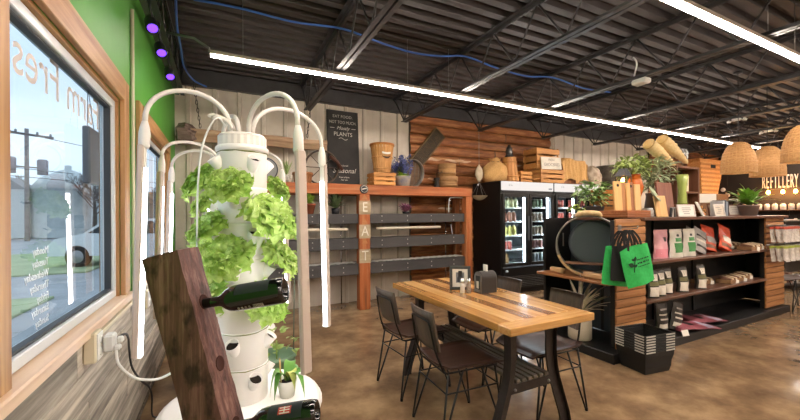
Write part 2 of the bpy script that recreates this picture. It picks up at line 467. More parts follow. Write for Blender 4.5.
# conduit, blue cables, boxes
tag(MB().tube([(XL + .012, 2.9, .60), (XL + .012, 2.9, 2.73)], .011, 8).build('wall_conduit', cream), 'thin cream conduit running up the green wall', 'conduit')
blue = mat('blue_cable', '3f6fc4', rough=.45)
z0 = 3.16
tag(MB().tube(smoothpath([(-.32, 3.4, 3.14), (-.35, 3.82, 3.10), (-.36, 4.27, 3.09), (-.37, 4.7, 3.06), (-.30, 5.1, 3.045), (-.16, 5.25, 3.03)]), .010, 6).build('data_cable', blue), 'blue cable running along the joist by the green wall', 'cable')
tag(MB().tube(smoothpath([(-.20, 3.5, 3.20), (.15, 3.45, 3.19), (.6, 3.38, 3.14), (1.06, 3.36, 3.17), (1.45, 3.36, 3.12), (1.85, 3.38, 3.10), (2.2, 3.38, 3.13), (2.54, 3.38, 3.19), (3.0, 3.4, 3.15), (3.5, 3.4, 3.13), (4.0, 3.4, 3.19), (4.6, 3.4, 3.14), (5.2, 3.4, 3.17)]), .010, 6).build('data_cable', blue), 'blue cable swagged from joist to joist under the deck', 'cable')
jb = thing('junction_box', 'white junction box with a short wire on a joist above the coolers', 'junction box', (4.0, 2.28, 2.765))
MB().box((0, 0, 0), (.11, .15, .055), .012).build('box', white, jb); MB().tube(bez((0, .05, .02), (0, .12, .1), (.03, 0, .2), (.03, .1, .3)), .008, 6).build('wire', white, jb)
for k, (u, yy, ll) in enumerate(((7.02, 2.62, 'nearer'), (8.52, 2.75, 'farther'))):
    e_ = thing('emergency_light', 'white twin-head emergency light under the %s joist past the pendants' % ll, 'emergency light', (u, yy, 2.77), 0, 'emergency lights')
    MB().box((0, 0, .01), (.06, .11, .035), .008).build('case', white, e_)
    for sy in (-1, 1):
        MB().lathe([(0, -.02), (.013, -.02), (.028, .02), (.026, .022), (0, .02)], 12, mtr(0, sy * .10, -.005) @ mrot('X', R(70 * sy))).build('lamp_head', white, e_)
        MB().tube([(0, sy * .05, 0), (0, sy * .09, 0)], .007, 6).build('bracket', white, e_)
# ================================================================ OUTSIDE THE WINDOW
asph = mat('wet_asphalt', '8f9294', 'a9acae', rough=.6, scale=.8)
lawn = mat('lawn_green', '8c9e76', 'abb78e', rough=.95, scale=1.5, detail=8)
gnd = MB().box((-35, 30, -.25), (68.6, 90, .2)).build('parking_lot', asph); tag(gnd, None, None, None, 'structure')
for k, (x, y, sx, sy) in enumerate(((-6.5, 16, 6.5, 7), (-22, 40, 18, 14), (-4.4, 7.4, 3.2, 3.0))):
    g = MB().box((x, y, -.13), (sx, sy, .05), .02).build('lawn_strip', lawn); tag(g, ('mown grass strip beyond the parking lot', 'wide grass field by the utility pole', 'small grass bed just outside the window')[k], 'lawn', None, 'structure')
polew = mat('weathered_pole', '7a7270', '8f8783', rough=.9, scale=4)
def utility_pole(loc, h, label):
    t = thing('utility_pole', label, 'utility pole', loc)
    MB().tube([(0, 0, -.2), (0, 0, h)], [.13, .10], 10).build('pole', polew, t)
    A = mrot('Z', R(38))
    MB().box((0, 0, h - .35), (2.6, .12, .14), .02, A).build('crossarm', polew, t)
    for s in (-1.15, -.5, .5, 1.15): MB().lathe([(0, 0), (.05, 0), (.07, .08), (.05, .16), (0, .18)], 8, A @ mtr(s, 0, h - .28)).build('insulator', mat('grey_porcelain', '8b8f92', rough=.3), t)
    for s in (-.75, .75):
        MB().lathe([(0, -.5), (.26, -.48), (.28, .42), (.2, .5), (0, .52)], 12, A @ mtr(s, 0, h - 2.35)).build('transformer', mat('transformer_grey', '8e8489', rough=.5), t)
    MB().box((0, 0, h - 2.4), (1.2, .08, .08), 0, A).build('transformer_bracket', polew, t)
    return t
PX, PY, PH_ = -10.9, 30.6, 6.9
utility_pole((PX, PY, 0), PH_, 'tall wooden utility pole with transformers seen through the window')
wire = mat('power_line', '2e3134', rough=.6)
for k, (h, off, ll) in enumerate(((6.65, 1.0, 'topmost'), (4.55, -.9, 'middle'), (4.0, .2, 'lowest'))):
    dx, dy = cos(R(38)), sin(R(38))
    pts = []
    for i in range(25):
        t_ = (i / 24 - .5) * 2; q = t_ * 40
        pts.append((PX + q * dy * -1 * -.55 + off * dx * .3, PY + q * .85, h - .9 * (1 - t_ * t_) * .15 + .02 * q))
    tag(MB().tube(pts, .022, 5).build('power_line', wire), '%s thin power line strung past the utility pole' % ll, 'power line')
# round-roofed feed tank building
tk = thing('storage_tank', 'pale round storage tank with a domed cap behind the parking lot', 'tank', (-10.2, 35.0, -.1))
MB().lathe([(2.0, 0), (2.0, 3.4), (2.1, 3.45), (1.55, 4.25), (.5, 4.85), (.2, 4.95), (.2, 5.25), (0, 5.3)], 24).build('shell', mat('tank_galvanised', 'b4bcbb', 'c9d0ce', rough=.6, scale=2), tk)
MB().box((-2.7, -.6, 1.7), (1.9, 2.2, 3.4), .05).build('annex', mat('tank_annex', 'bfc5c3', rough=.7), tk)
MB().prism([(-3.7, 3.35), (-1.7, 3.35), (-2.7, 4.2)], -.5, 1.75, mrot('X', R(90))).build('annex_roof', mat('annex_roof', '84898b', rough=.6), tk)
hb = thing('low_building', 'long low grey building far across the lot', 'building', (-15.5, 52, -.1), R(-20))
MB().box((0, 0, 1.4), (22, 6, 2.8)).build('wall', mat('far_siding', '8b8780', rough=.8), hb)
MB().prism([(-3.4, 2.8), (3.4, 2.8), (0, 4.2)], -11.4, 11.4, mrot('Z', R(90)) @ mrot('X', R(90))).build('roof', mat('far_shingle', '5a5754', rough=.8), hb)
for i in range(5): MB().box((-8 + i * 4, -3.02, 1.5), (1.4, .06, 1.0)).build('window_pane', mat('far_glass', '39424a', rough=.2), hb)
barkm = mat('bare_bark', '4a4039', '5e534a', rough=.95, scale=5)
twigm = mat('bare_twig', '6a5d57', '7d7069', rough=.95, scale=5)
def bare_tree(loc, h, seed, label):
    q = random.Random(seed); t = thing('bare_tree', label, 'tree', loc, 0, 'bare trees outside')
    MB().tube([(0, 0, -.1), (.05, .03, h * .3), (0, .08, h * .55)], [.16, .12, .07], 8).build('trunk', barkm, t)
    mb = MB()
    def br(p, d, l, r, lev):
        p2 = p + d * l; mb.tube([p, p + d * l * .5 + Vector((q.uniform(-.05, .05), q.uniform(-.05, .05), 0)) * l, p2], [r, r * .8, r * .6], 4, False)
        if lev:
            for _ in range(4):
                nd = (d + Vector((q.uniform(-.9, .9), q.uniform(-.9, .9), q.uniform(-.3, .7)))).normalized()
                br(p + d * l * q.uniform(.4, 1), nd, l * .62, r * .6, lev - 1)
    for k in range(6):
        a = k * 1.05 + q.random(); br(Vector((0, .05, h * (.28 + .05 * k))), Vector((cos(a), sin(a), 1.1)).normalized(), h * .28, .05, 3)
    b = mb.build('branches', twigm, t); b['kind'] = 'stuff'
for i, (x, y, h, ll) in enumerate(((-8.2, 33, 5.0, 'leafless tree beside the round storage tank'), (-6.6, 30, 4.2, 'small leafless tree at the edge of the first pane'), (-14.0, 36, 4.6, 'leafless tree beyond the utility pole'), (-5.0, 38, 5.4, 'tall leafless tree behind the parked white car'))):
    bare_tree((x, y, 0), h, i + 3, ll)
# parked white car
car = thing('car', 'white parked car outside the window, seen in the first pane', 'car', (-2.25, 14.0, -.14), R(160))
side = [(-2.1, .35), (-2.15, .75), (-1.9, .92), (-1.35, .98), (-.75, 1.42), (.55, 1.44), (1.2, 1.0), (1.95, .86), (2.15, .65), (2.15, .35)]
MB().prism(side, -.82, .82, mrot('X', R(90))).build('body', mat('car_white', 'dfe2e4', rough=.25, coat=.5), car)
dk = mat('car_glass', '20272c', rough=.1)
for s in (-1, 1):
    MB().prism([(-1.2, .99), (-.72, 1.36), (-.12, 1.38), (-.12, 1.0)], -.006, .006, mtr(0, s * .823, 0) @ mrot('X', R(90))).build('side_window', dk, car)
    MB().prism([(-.04, 1.0), (-.04, 1.38), (.5, 1.38), (1.05, 1.02)], -.006, .006, mtr(0, s * .823, 0) @ mrot('X', R(90))).build('side_window', dk, car)
    for x in (-1.3, 1.35):
        wh = MB().lathe([(0, -.1), (.3, -.1), (.33, -.07), (.33, .07), (.3, .1), (.2, .1), (.19, .07), (0, .07)], 20, mtr(x, s * .76, .33) @ mrot('X', R(-90 * s))).build('wheel', matteblack, car)
        MB().lathe([(.19, .075), (.05, .09), (0, .09)], 12, mtr(x, s * .76, .33) @ mrot('X', R(-90 * s))).build('hubcap', steel, wh)
# dark panel hanging inside the first pane
sg = thing('window_sign', 'dark back of a small sign hung inside the first window', 'sign', (XGI + .03, 2.22, 1.66))
MB().box((0, 0, 0), (.03, .14, .27), .006).build('panel', mat('sign_back', '525a64', rough=.5), sg)
MB().tube([(0, -.05, .135), (-.01, 0, .335), (0, .05, .135)], .0015, 4).build('cord', black, sg)

# ================================================================ OUTLETS AND CORDS ON THE LEFT WALL
def outlet(loc, label):
    t = thing('outlet_box', label, 'outlet', loc, 0, 'outlet boxes')
    MB().box((.022, 0, 0), (.044, .085, .125), .006).build('box', cream, t)
    MB().box((.046, 0, 0), (.006, .07, .11), .002).build('cover_plate', white, t)
    for s in (-.025, .025): MB().lathe([(0, .0), (.017, 0), (.017, .003), (0, .003)], 12, mtr(.0485, 0, s) @ mrot('Y', R(90))).build('socket', white, t)
    return t
XW = XL + .021
outlet((XW, 1.93, .825), 'cream surface outlet box under the first window, plugs in it')
outlet((XW, 3.08, .785), 'cream surface outlet box beyond the cream conduit')
tag(MB().box((XW + .013, 2.50, .842), (.024, 1.02, .020), .004).build('raceway', cream), 'cream cable raceway running under the window sill', 'cable raceway')
pg = thing('power_adapter', 'clear white plug adapter in the first outlet', 'adapter', (XW + .052, 1.94, .825))
MB().box((.022, 0.02, .0), (.04, .06, .075), .008).build('body', mat('frosted_plug', 'd8d8d6', rough=.3), pg)
MB().box((.052, .045, .0), (.026, .026, .026), .006).build('plug', white, pg); MB().box((.052, -.0, -.02), (.026, .024, .024), .006).build('plug', white, pg)
tag(MB().tube(smoothpath([(-.425, 1.99, .825), (-.41, 2.10, .815), (-.42, 2.22, .76), (-.43, 2.29, .68), (-.43, 2.36, .56), (-.43, 2.62, .38), (-.43, 2.85, .25), (-.43, 2.95, .14), (-.43, 2.96, .012), (-.38, 2.90, .010), (-.26, 2.75, .010)]), .0055, 6).build('black_cable', black), 'black power cord dropping from the outlet to the floor', 'cord')
tag(MB().tube(smoothpath([(-.41, 1.94, .795), (-.40, 1.93, .735), (-.37, 1.98, .66), (-.33, 2.02, .615), (-.26, 2.04, .60), (-.17, 2.05, .64), (-.08, 2.03, .70), (-.02, 2.02, .75)]), .006, 6).build('white_cable', white), 'white cable looping from the outlet to the growing tower', 'cord')

# ================================================================ GROWING TOWERS
towerw = mat('tower_white', 'f8f3ee', rough=.32, sub=.0)
capw = mat('ribbed_cap_white', 'f0e9e2', rough=.3)
moss = mat('moss_green', '6e7a3a', '8d8a4c', rough=1., scale=60)
tube_e = emit('grow_tube', 'f4f8ff', TUBE)
tubeback = mat('tube_housing_beige', 'c9b8ad', rough=.45)
armw = mat('arm_white', 'ebe5df', rough=.35)
def grow_tower(label, loc, arms, rz=0.):
    t = thing('growing_tower', label, 'growing tower', loc, rz, 'growing towers')
    rs = MB(); rs.lathe([(0, 0), (.33, 0), (.36, .03), (.375, .34), (.385, .39), (.38, .415), (.355, .43), (.15, .440), (0, .442)], 40); rs.build('reservoir', towerw, t)
    MB().lathe([(.385, .375), (.392, .38), (.392, .395), (.385, .397)], 40).build('reservoir_rim', towerw, t)
    h = .179; z = .437
    for k in range(7):
        sec = MB(); sec.lathe([(.112, 0), (.117, .006), (.117, h - .02), (.119, h - .012), (.119, h - .002), (.112, h)], 28)
        so = sec.build('column_section', towerw, t, (0, 0, z + k * h), (0, 0, R(45) * (k % 2)))
        for a in range(4):
            ca = R(90 * a + 20)
            M_ = mrot('Z', ca) @ mtr(.098, 0, .085) @ mrot('Y', R(38))
            MB().lathe([(.026, 0), (.033, .07), (.031, .071), (.025, .02), (0, .02)], 14, M_).build('port', towerw, so)
            MB().lathe([(0, .052), (.029, .054)], 12, M_).build('net_cup', soil, so)
        if k in (0, 1, 2, 6):
            ms = MB(); q = random.Random(k + 3)
            pts = [(.1205 * cos(a_ / 20 * 2 * pi), .1205 * sin(a_ / 20 * 2 * pi), h - .004 + q.uniform(-.003, .003)) for a_ in range(20)]
            ms.tube(pts, [q.uniform(.001, .0038 if k == 6 else .0025) for _ in pts], 5, False, True)
            ms.build('moss_line', moss, so)
    zt = z + 7 * h
    MB().lathe([(.112, 0), (.127, .004), (.127, .022), (.118, .03)], 28, mtr(0, 0, zt)).build('lip', towerw, t)
    cp = MB(); nn = 48
    for zz0, zz1 in ((.03, .078),):
        vs = [((.113 + .003 * (j % 2)) * cos(2 * pi * j / nn), (.113 + .003 * (j % 2)) * sin(2 * pi * j / nn), zt + zz) for zz in (zz0, zz1) for j in range(nn)]
        cp.add(vs, [(j, (j + 1) % nn, nn + (j + 1) % nn, nn + j) for j in range(nn)])
    cp.lathe([(.116, .078), (.106, .09), (0, .094)], 32, mtr(0, 0, zt)); cp.build('cap', capw, t)
    zc = zt + .09
    for (ang, Rr, hp, zcn, L, lean, lit) in arms:
        ca, sa = cos(R(ang)), sin(R(ang)); r0 = .055
        d = Vector((ca, sa, 0)); pts = []
        c0 = (r0 + Rr) / 2; rad = (Rr - r0) / 2
        for i in range(19):
            a = pi * i / 18; base = zc + (zcn - zc) * (i / 18); pts.append(d * (c0 - rad * cos(a)) + Vector((0, 0, base + (hp - max(zc, zcn)) * sin(a) ** .8)))
        ar = MB().tube(pts, .0115, 8).build('light_arm', armw, t)
        p0 = d * Rr + Vector((0, 0, zcn)); dr = Vector((ca * lean, sa * lean, -1)).normalized()
        MB().tube([p0 + dr * x for x in (-.01, .02, .045, .10, .115)], [.012, .020, .0235, .0235, .019], 10).build('connector', armw, ar)
        ang2 = math.atan2(sa, ca)
        q0 = p0 + dr * .10; q1 = p0 + dr * (.10 + L)
        # beige housing behind a glowing tube that faces the column
        Mh = Matrix.Translation((q0 + q1) / 2) @ dr.to_track_quat('-Z', 'Y').to_matrix().to_4x4()
        Mh = Matrix.Translation((q0 + q1) / 2) @ mrot('Z', ang2) @ mrot('Y', -math.atan(lean))
        MB().box((.010, 0, 0), (.026, .050, L), .006, Mh).build('housing', tubeback, ar)
        MB().box((.002, 0, L * .5 - .055), (.022, .034, .11), .008, Mh).build('tube_end', armw, ar)
        if lit:
            MB().tube([Mh @ Vector((-.006, 0, L * .5 - .11)), Mh @ Vector((-.006, 0, -L * .5 + .004))], .0125, 12).build('light_tube', tube_e, ar)
            MB().box((-.002, 0, -L * .5 + .001), (.03, .044, .006), .002, Mh).build('tube_end', armw, ar)
    return t
T1 = (.10, 2.02, 0)
grow_tower('tall white growing tower of lettuce nearest the window sill, with pale reservoir', T1,
           [(180, .415, 1.985, 1.80, .98, .03, 1), (-63, .45, 1.955, 1.755, .97, .035, 1), (27, .53, 1.985, 1.79, 1.03, .025, 1), (105, .36, 1.93, 1.76, 1.0, .02, 1)])
grow_tower('second white growing tower mostly hidden behind the first', (.03, 3.36, 0),
           [(215, .50, 1.94, 1.79, 1.05, .03, 1), (160, .42, 1.92, 1.765, 1.03, .03, 1), (110, .38, 1.92, 1.765, 1.03, .03, 1), (-15, .46, 1.93, 1.76, 1.05, .04, 1), (48, .42, 1.92, 1.74, 1.03, .03, 1)])
# white pump cord hanging down the first column
TW_ = bpy.data.objects['growing_tower']; (MB().tube([p - Vector(T1) for p in smoothpath([(.02, 1.965, 1.81), (-.02, 1.90, 1.83), (-.075, 1.90, 1.70), (-.095, 1.885, 1.5), (-.10, 1.885, 1.25), (-.105, 1.885, 1.0), (-.10, 1.88, .7), (-.09, 1.87, .46)])], .0045, 6).build('pump_cord', white, TW_))
kn = MB()
for k, (a, b) in enumerate((((-.03, 1.93, 1.83), (.06, 1.99, 1.80)), ((-.05, 1.95, 1.845), (.05, 1.96, 1.795)))): kn.tube(bez(a, (a[0], a[1], a[2] + .03), (b[0], b[1], b[2] + .05), b, 8), .008, 6)
tag(kn.build('cord_coil', armw), 'short coil of pale cord on top of the first tower', 'cord')

# lettuces
lf1 = mat('lettuce_green', 'a3c848', 'dcee9c', rough=.5, scale=14, vary=.12, sub=.0)
lf2 = mat('lettuce_deep', '86b23c', 'c2de76', rough=.5, scale=14, vary=.12)
for m_ in (lf1, lf2):
    n = m_.node_tree.nodes; l = m_.node_tree.links; b = n['Principled BSDF']; tr = n.new('ShaderNodeBsdfTranslucent'); mx = n.new('ShaderNodeMixShader'); mx.inputs[0].default_value = .38
    l.new(b.inputs['Base Color'].links[0].from_socket, tr.inputs[0]); l.new(b.outputs[0], mx.inputs[1]); l.new(tr.outputs[0], mx.inputs[2]); l.new(mx.outputs[0], n['Material Output'].inputs[0])
def lettuce_leaf(seed, mm):
    q = random.Random(seed); ph = q.random() * 6; ph2 = q.random() * 6
    def f(u, v):
        s = (u - .5) * 2; t_ = v
        wdt = .018 + .085 * math.sin(min(1, t_ * 1.12) * pi * .62) ** 1.1
        ruf = (abs(s) ** 2.2 * .6 + t_ ** 4 * .5)
        x = s * wdt * (1 + .22 * sin(t_ * 34 + ph) * abs(s) ** 2)
        y = t_ * .150 + .010 * sin(s * 9 + ph2) * t_ ** 3
        z = .040 * sin(t_ * pi * .8) - .05 * t_ ** 3 + ruf * (.020 * sin(s * 9 + t_ * 24 + ph) + .015 * sin(t_ * 41 + s * 13 + ph2)) - .012 * (1 - abs(s)) * (1 - t_)
        return (x, y, z)
    return MB().grid(f, 14, 16).mesh('leaf', mm)
LV = [lettuce_leaf(i, lf1 if i % 3 else lf2) for i in range(5)]
def lettuce(loc, sc, out, n, seed, label):
    q = random.Random(seed); t = thing('lettuce', label, 'lettuce', loc, 0, 'lettuces in the towers'); sc *= .70; n = int(n * 1.35); t.scale = (sc,) * 3
    A = Matrix.Rotation(R(out), 4, 'Z') @ Matrix.Rotation(R(50), 4, 'Y')   # plant axis leans outwards
    for k in range(n):
        ring = k / n
        a = k * 2.39996; el = R(8 + 72 * ring ** .8 + q.uniform(-6, 6))
        M_ = A @ mrot('Z', a) @ mtr(0, .012, -.005 + .02 * ring) @ mrot('X', el) @ mrot('Y', q.uniform(-.25, .25)) @ Matrix.Diagonal((1.0, 1., 1., 1)) @ Matrix.Scale(1.05 - .42 * ring + q.uniform(-.08, .08), 4)
        o = put('leaf', LV[k % 5], t); o.matrix_local = M_
    return t
c0 = Vector((.10, 2.02, 0))
for i, (ang, z, sc, r, n, ll) in enumerate((
        (-115, 1.50, .88, .15, 22, 'green lettuce just under the moss line, high on the first tower'),
        (-52, 1.34, 1.20, .17, 28, 'big ruffled lettuce bulging from the middle of the first tower'),
        (175, 1.52, .95, .17, 20, 'upper lettuce on the window side of the first tower'),
        (10, 1.50, .68, .17, 16, 'small lettuce on the room side of the tower under its top ports'),
        (-160, 1.30, .85, .16, 20, 'middle lettuce on the window side, above the leaning timber'),
        (-118, 1.17, .98, .16, 22, 'pale lettuce just above the upper wine bottle'),
        (-25, 1.13, .95, .18, 22, 'yellow-green lettuce beside the end of the upper wine bottle'),
        (-62, .93, 1.0, .16, 22, 'drooping lettuce just below the upper wine bottle'),
        (-150, .97, .85, .16, 18, 'lower lettuce tucked behind the leaning timber'),
        (165, 1.10, .9, .16, 18, 'lettuce behind the timber top on the window side'),
        (60, 1.25, .9, .16, 16, 'lettuce on the far side of the first tower'))):
    a = R(ang); lettuce((c0.x + r * cos(a), c0.y + r * sin(a), z), sc, ang, n, i, ll)
c2 = Vector((.03, 3.36, 0))
for i, (ang, z, sc, ll) in enumerate(((-160, 1.45, .95, 'upper lettuce of the second tower'), (-10, 1.2, .9, 'lettuce on the room side of the second tower'), (-150, 1.1, .95, 'lower lettuce of the second tower'))):
    a = R(ang); lettuce((c2.x + .16 * cos(a), c2.y + .16 * sin(a), z), sc, ang, 18, 40 + i, ll)

# orchid in white pot on the reservoir, green planter behind
orch_leaf = mat('orchid_leaf', '4f8a3c', '79ad55', rough=.35, scale=6)
op = thing('potted_orchid', 'drooping broad-leaved orchid in a white pot on the tower reservoir', 'potted plant', (.30, 1.93, .4375))
MB().lathe([(0, 0), (.036, 0), (.050, .085), (.046, .086), (.040, .07), (0, .07)], 24).build('pot', mat('glazed_white', 'e4e2da', rough=.25), op)
MB().lathe([(0, .074), (.044, .072)], 14).build('bark', soil, op)
MB().tube([(-.03, 0, .07), (-.036, .0, .20)], .0035, 6).build('stake', mat('bamboo', 'c9a86b', rough=.6), op)
for k, (a, l, dr, ll) in enumerate(((-35, .15, .13, 0), (200, .11, .12, 0), (10, .14, .10, 0), (60, .12, .02, 0), (-60, .09, .07, 1), (180, .13, .10, 0))):
    def f(u, v, l=l, dr=dr):
        s = (u - .5) * 2; wd = .030 * sin(min(1, .12 + v * .95) * pi) ** .7
        return (v * l * (1 - .35 * v), s * wd, .075 + .30 * v * l + .07 * sin(v * pi * .9) - dr * v * v * 1.3 + .008 * s * s)
    MB().grid(f, 4, 10, mrot('Z', R(a))).build('leaf', mat('yellowed_leaf', 'b9c36a', rough=.5) if ll else orch_leaf, op, label='yellowing leaf' if ll else None)
gp = thing('green_planter', 'tapered sage green planter with trailing plant behind the first tower', 'potted plant', (.37, 2.86, 0))
MB().lathe([(0, 0), (.11, 0), (.135, .29), (.145, .30), (.145, .325), (.13, .325), (.125, .29), (0, .285)], 24).build('pot', mat('sage_pot', '6f8d70', rough=.5), gp)
q = random.Random(4); mb = MB()
vine = mat('trailing_leaf', '7c9a44', 'a9bb6a', rough=.5, scale=30, vary=.1)
lm_ = MB().grid(lambda u, v: ((u - .5) * .05 * sin(pi * min(1, v + .12)), v * .06, .01 * sin(v * 3) + .006 * abs(u - .5)), 2, 4).mesh('leaf', vine)
MB().tube([(0, 0, .285), (0, .01, .42)], .006, 6).build('stem', vine, gp)
for k in range(34):
    a = q.random() * 6.28; r_ = q.uniform(.01, .15); o = put('leaf', lm_, gp, (r_ * cos(a), r_ * sin(a), .34 + q.uniform(-.02, .17) - r_ * .4), (q.uniform(-.8, .5), q.uniform(-.5, .5), a - 1.57))
MB().tube([(.13, .03, 0.30), (.14, .04, .9)], .004, 5).build('plant_stake', mat('green_stake', '4d5a4a', rough=.6), gp)

# ================================================================ WINE HOLDER TIMBER
side_t = thing('side_table', 'low plain wooden side table under the leaning wine timber', 'side table', (.06, 1.02, 0), -YAW)
stw = wood('side_table_wood', '6e4a30', '8a6242', 'X')
MB().box((0, 0, .62), (.60, .34, .03), .005).build('top', stw, side_t)
for sx in (-.26, .26):
    for sy in (-.13, .13): MB().box((sx, sy, .302), (.04, .04, .604), .004).build('leg', stw, side_t)
for sy in (-.13, .13): MB().box((0, sy, .57), (.48, .02, .06), .003).build('rail', stw, side_t)
barn = mat('old_timber', '49302a', '977468', rough=.6, scale=55, stretch=(1, 1, .05), bump=.7, detail=9, c3='684740', lo=.3, hi=.72, dist=.006)
hole_m = mat('bored_hole', '3a1a10', rough=.9)
TH = R(14.3)
wr_ = thing('wine_holder', 'leaning dark reclaimed timber holding two wine bottles by the neck', 'wine holder', (.022, 1.084, .6355), -YAW)
LT = .655; hw = .052
q = random.Random(12)
def timber():
    # square timber with worn corners; foot cut level, so it stands at a lean
    poly = []
    mb = MB(); nz_ = 22; ring_n = 16
    vs = []; fs = []
    for k in range(nz_ + 1):
        v = k / nz_
        for j in range(ring_n):
            side = j // 4; t_ = (j % 4) / 4
            cr_ = [(-1, -1), (1, -1), (1, 1), (-1, 1)]
            a, b = cr_[side], cr_[(side + 1) % 4]
            x, y = a[0] + (b[0] - a[0]) * t_, a[1] + (b[1] - a[1]) * t_
            s_ = .94 if j % 4 == 0 else 1.
            x *= hw * s_; y *= hw * s_
            x += q.uniform(-.0012, .0012); y += q.uniform(-.0012, .0012)
            zf = x * math.tan(TH)                     # level foot
            vs.append((x, y, zf + (LT - zf) * v))
    for k in range(nz_):
        for j in range(ring_n): fs.append((k * ring_n + j, k * ring_n + (j + 1) % ring_n, (k + 1) * ring_n + (j + 1) % ring_n, (k + 1) * ring_n + j))
    fs.append(tuple(range(ring_n))[::-1]); fs.append(tuple(nz_ * ring_n + j for j in range(ring_n)))
    return mb.add(vs, fs)
RT = mrot('Y', -TH)
nb = barn.node_tree; bs = nb.nodes['Principled BSDF']; kt = nb.nodes.new('ShaderNodeTexCoord'); kn_ = nb.nodes.new('ShaderNodeTexNoise'); kn_.inputs['Scale'].default_value = 26; kn_.inputs['Detail'].default_value = 5
km = nb.nodes.new('ShaderNodeMapping'); km.inputs['Scale'].default_value = (1, 1, .55); kr = nb.nodes.new('ShaderNodeValToRGB'); kr.color_ramp.elements[0].position = .33; kr.color_ramp.elements[0].color = (.12, .10, .09, 1); kr.color_ramp.elements[1].position = .47; kr.color_ramp.elements[1].color = (1, 1, 1, 1)
kx = nb.nodes.new('ShaderNodeMix'); kx.data_type = 'RGBA'; kx.blend_type = 'MULTIPLY'; kx.inputs[0].default_value = .85
nb.links.new(kt.outputs['Object'], km.inputs[0]); nb.links.new(km.outputs[0], kn_.inputs['Vector']); nb.links.new(kn_.outputs[0], kr.inputs[0])
nb.links.new(bs.inputs['Base Color'].links[0].from_socket, kx.inputs[6]); nb.links.new(kr.outputs[0], kx.inputs[7]); nb.links.new(kx.outputs[2], bs.inputs['Base Color'])
mbt = timber(); mbt.v = [RT @ p for p in mbt.v]; mbt.build('timber', barn, wr_)
HZ = [.503, .330, .158]
for hz in HZ:
    MB().lathe([(0, .001), (.0175, .0012), (.020, .0022), (.0205, .0005)], 18, RT @ mtr(hw, 0, hz) @ mrot('Y', R(90))).build('bored_hole', hole_m, wr_)
bg_ = mat('dark_bottle_glass', '0c0f0c', rough=.08, coat=.6, spec=.6)
foil = mat('bottle_capsule', '1b1614', rough=.3, metal=.4)
lab = mat('bottle_label_dark', '22262b', rough=.45); redl = mat('red_label', 'b8352c', rough=.5); labw = mat('label_print', 'cfcac2', rough=.6)
def wine_bottle(hz, label, red):
    Mw = wr_.matrix_basis @ RT @ mtr(hw - .058, 0, hz) @ mrot('Y', R(90 + 5))
    t = thing('wine_bottle', label, 'bottle', (0, 0, 0), 0, 'bottles in the timber'); t.matrix_basis = Mw @ Matrix.Scale(.95, 4)
    rb = .0375
    MB().lathe([(0, 0), (.0135, 0), (.0145, .004), (.0142, .085)], 24).build('capsule', foil, t)
    MB().lathe([(.0140, .085), (.0145, .104), (.018, .114), (.029, .128), (.035, .140), (rb, .154), (rb, .286), (.034, .297), (.028, .298), (.024, .290), (.008, .270), (0, .268)], 32).build('glass', bg_, t)
    def patch(a0, a1, z0, z1, mm, nm, e=.0004):
        MB().grid(lambda u, v: ((rb + e) * cos(a0 + (a1 - a0) * u), (rb + e) * sin(a0 + (a1 - a0) * u), z0 + (z1 - z0) * v), 10, 1).build(nm, mm, t)
    # local +x of the bottle points down after the turn, -y faces the viewer
    up = pi; fr = -pi / 2
    patch(up - .9, up + 1.2, .165, .262, lab, 'label')
    if red:
        patch(up + .25, up + .85, .195, .232, redl, 'label_mark', .0008)
        for k in range(3): patch(up + .32 + .2 * k, up + .40 + .2 * k, .199, .228, labw, 'label_mark', .0011)
        patch(up + .28, up + .80, .211, .2145, labw, 'label_mark', .0012)
    else:
        for k in range(4): patch(fr + .62, fr + .86, .168 + k * .010, .173 + k * .010, labw, 'label_print', .0008)
        patch(fr + .55, fr + .90, .212, .240, labw, 'label_print', .0008)
        for k in range(6): patch(fr + .58, fr + .88, .214 + k * .0042, .2155 + k * .0042, lab, 'barcode_bar', .0012)
    return t
wine_bottle(HZ[0], 'dark wine bottle sticking out of the upper hole, barcode showing', False)
wine_bottle(HZ[2], 'dark wine bottle with red square on its label in the lowest hole', True)
# ================================================================ DINING TABLE
dt = thing('dining_table', 'plank-topped dining table on curved black iron legs', 'table', (1.71, 2.185, 0))
tcols = [('8a5a2c', 'c59252'), ('b4834a', 'dcb076'), ('704520', 'a8743f'), ('a87441', 'd5a568'), ('5f3b1f', '946338'), ('ac7a45', 'd8aa6c'), ('8f6237', 'c49556')]
TW, TL = .68, 1.47
wds = [.10, .11, .085, .10, .08, .105, .10]; x = -TW / 2
for i, wd in enumerate(wds):
    mm = wood('table_plank_%d' % i, *tcols[i], axis='Y', rough=.2, scale=11., vary=0, bump=.05, coat=.35, lo=.25, hi=.75)
    y0, y1 = -TL / 2 + .105, TL / 2
    nb = 2 if i in (1, 3, 4) else 1; cut = (.2, -.15, .1, .3, -.1, 0, 0)[i]
    segs = [(y0, cut), (cut, y1)] if nb == 2 else [(y0, y1)]
    for a, b in segs: MB().box((x + wd / 2, (a + b) / 2, .7375), (wd - .0012, b - a - .001, .045), .003).build('plank', mm, dt)
    x += wd
eb = wood('table_end_board', 'ab7840', 'd6a668', axis='X', rough=.2, scale=11., vary=0, bump=.05, coat=.35)
MB().box((0, -TL / 2 + .0515, .7375), (TW, .103, .045), .004).build('end_board', eb, dt)
iron = mat('cast_iron', '2b2523', '38302d', rough=.42, metal=.35, scale=12)
LEGC = [(.165, .715), (.158, .60), (.158, .48), (.178, .36), (.225, .22), (.272, .09), (.290, .001)]
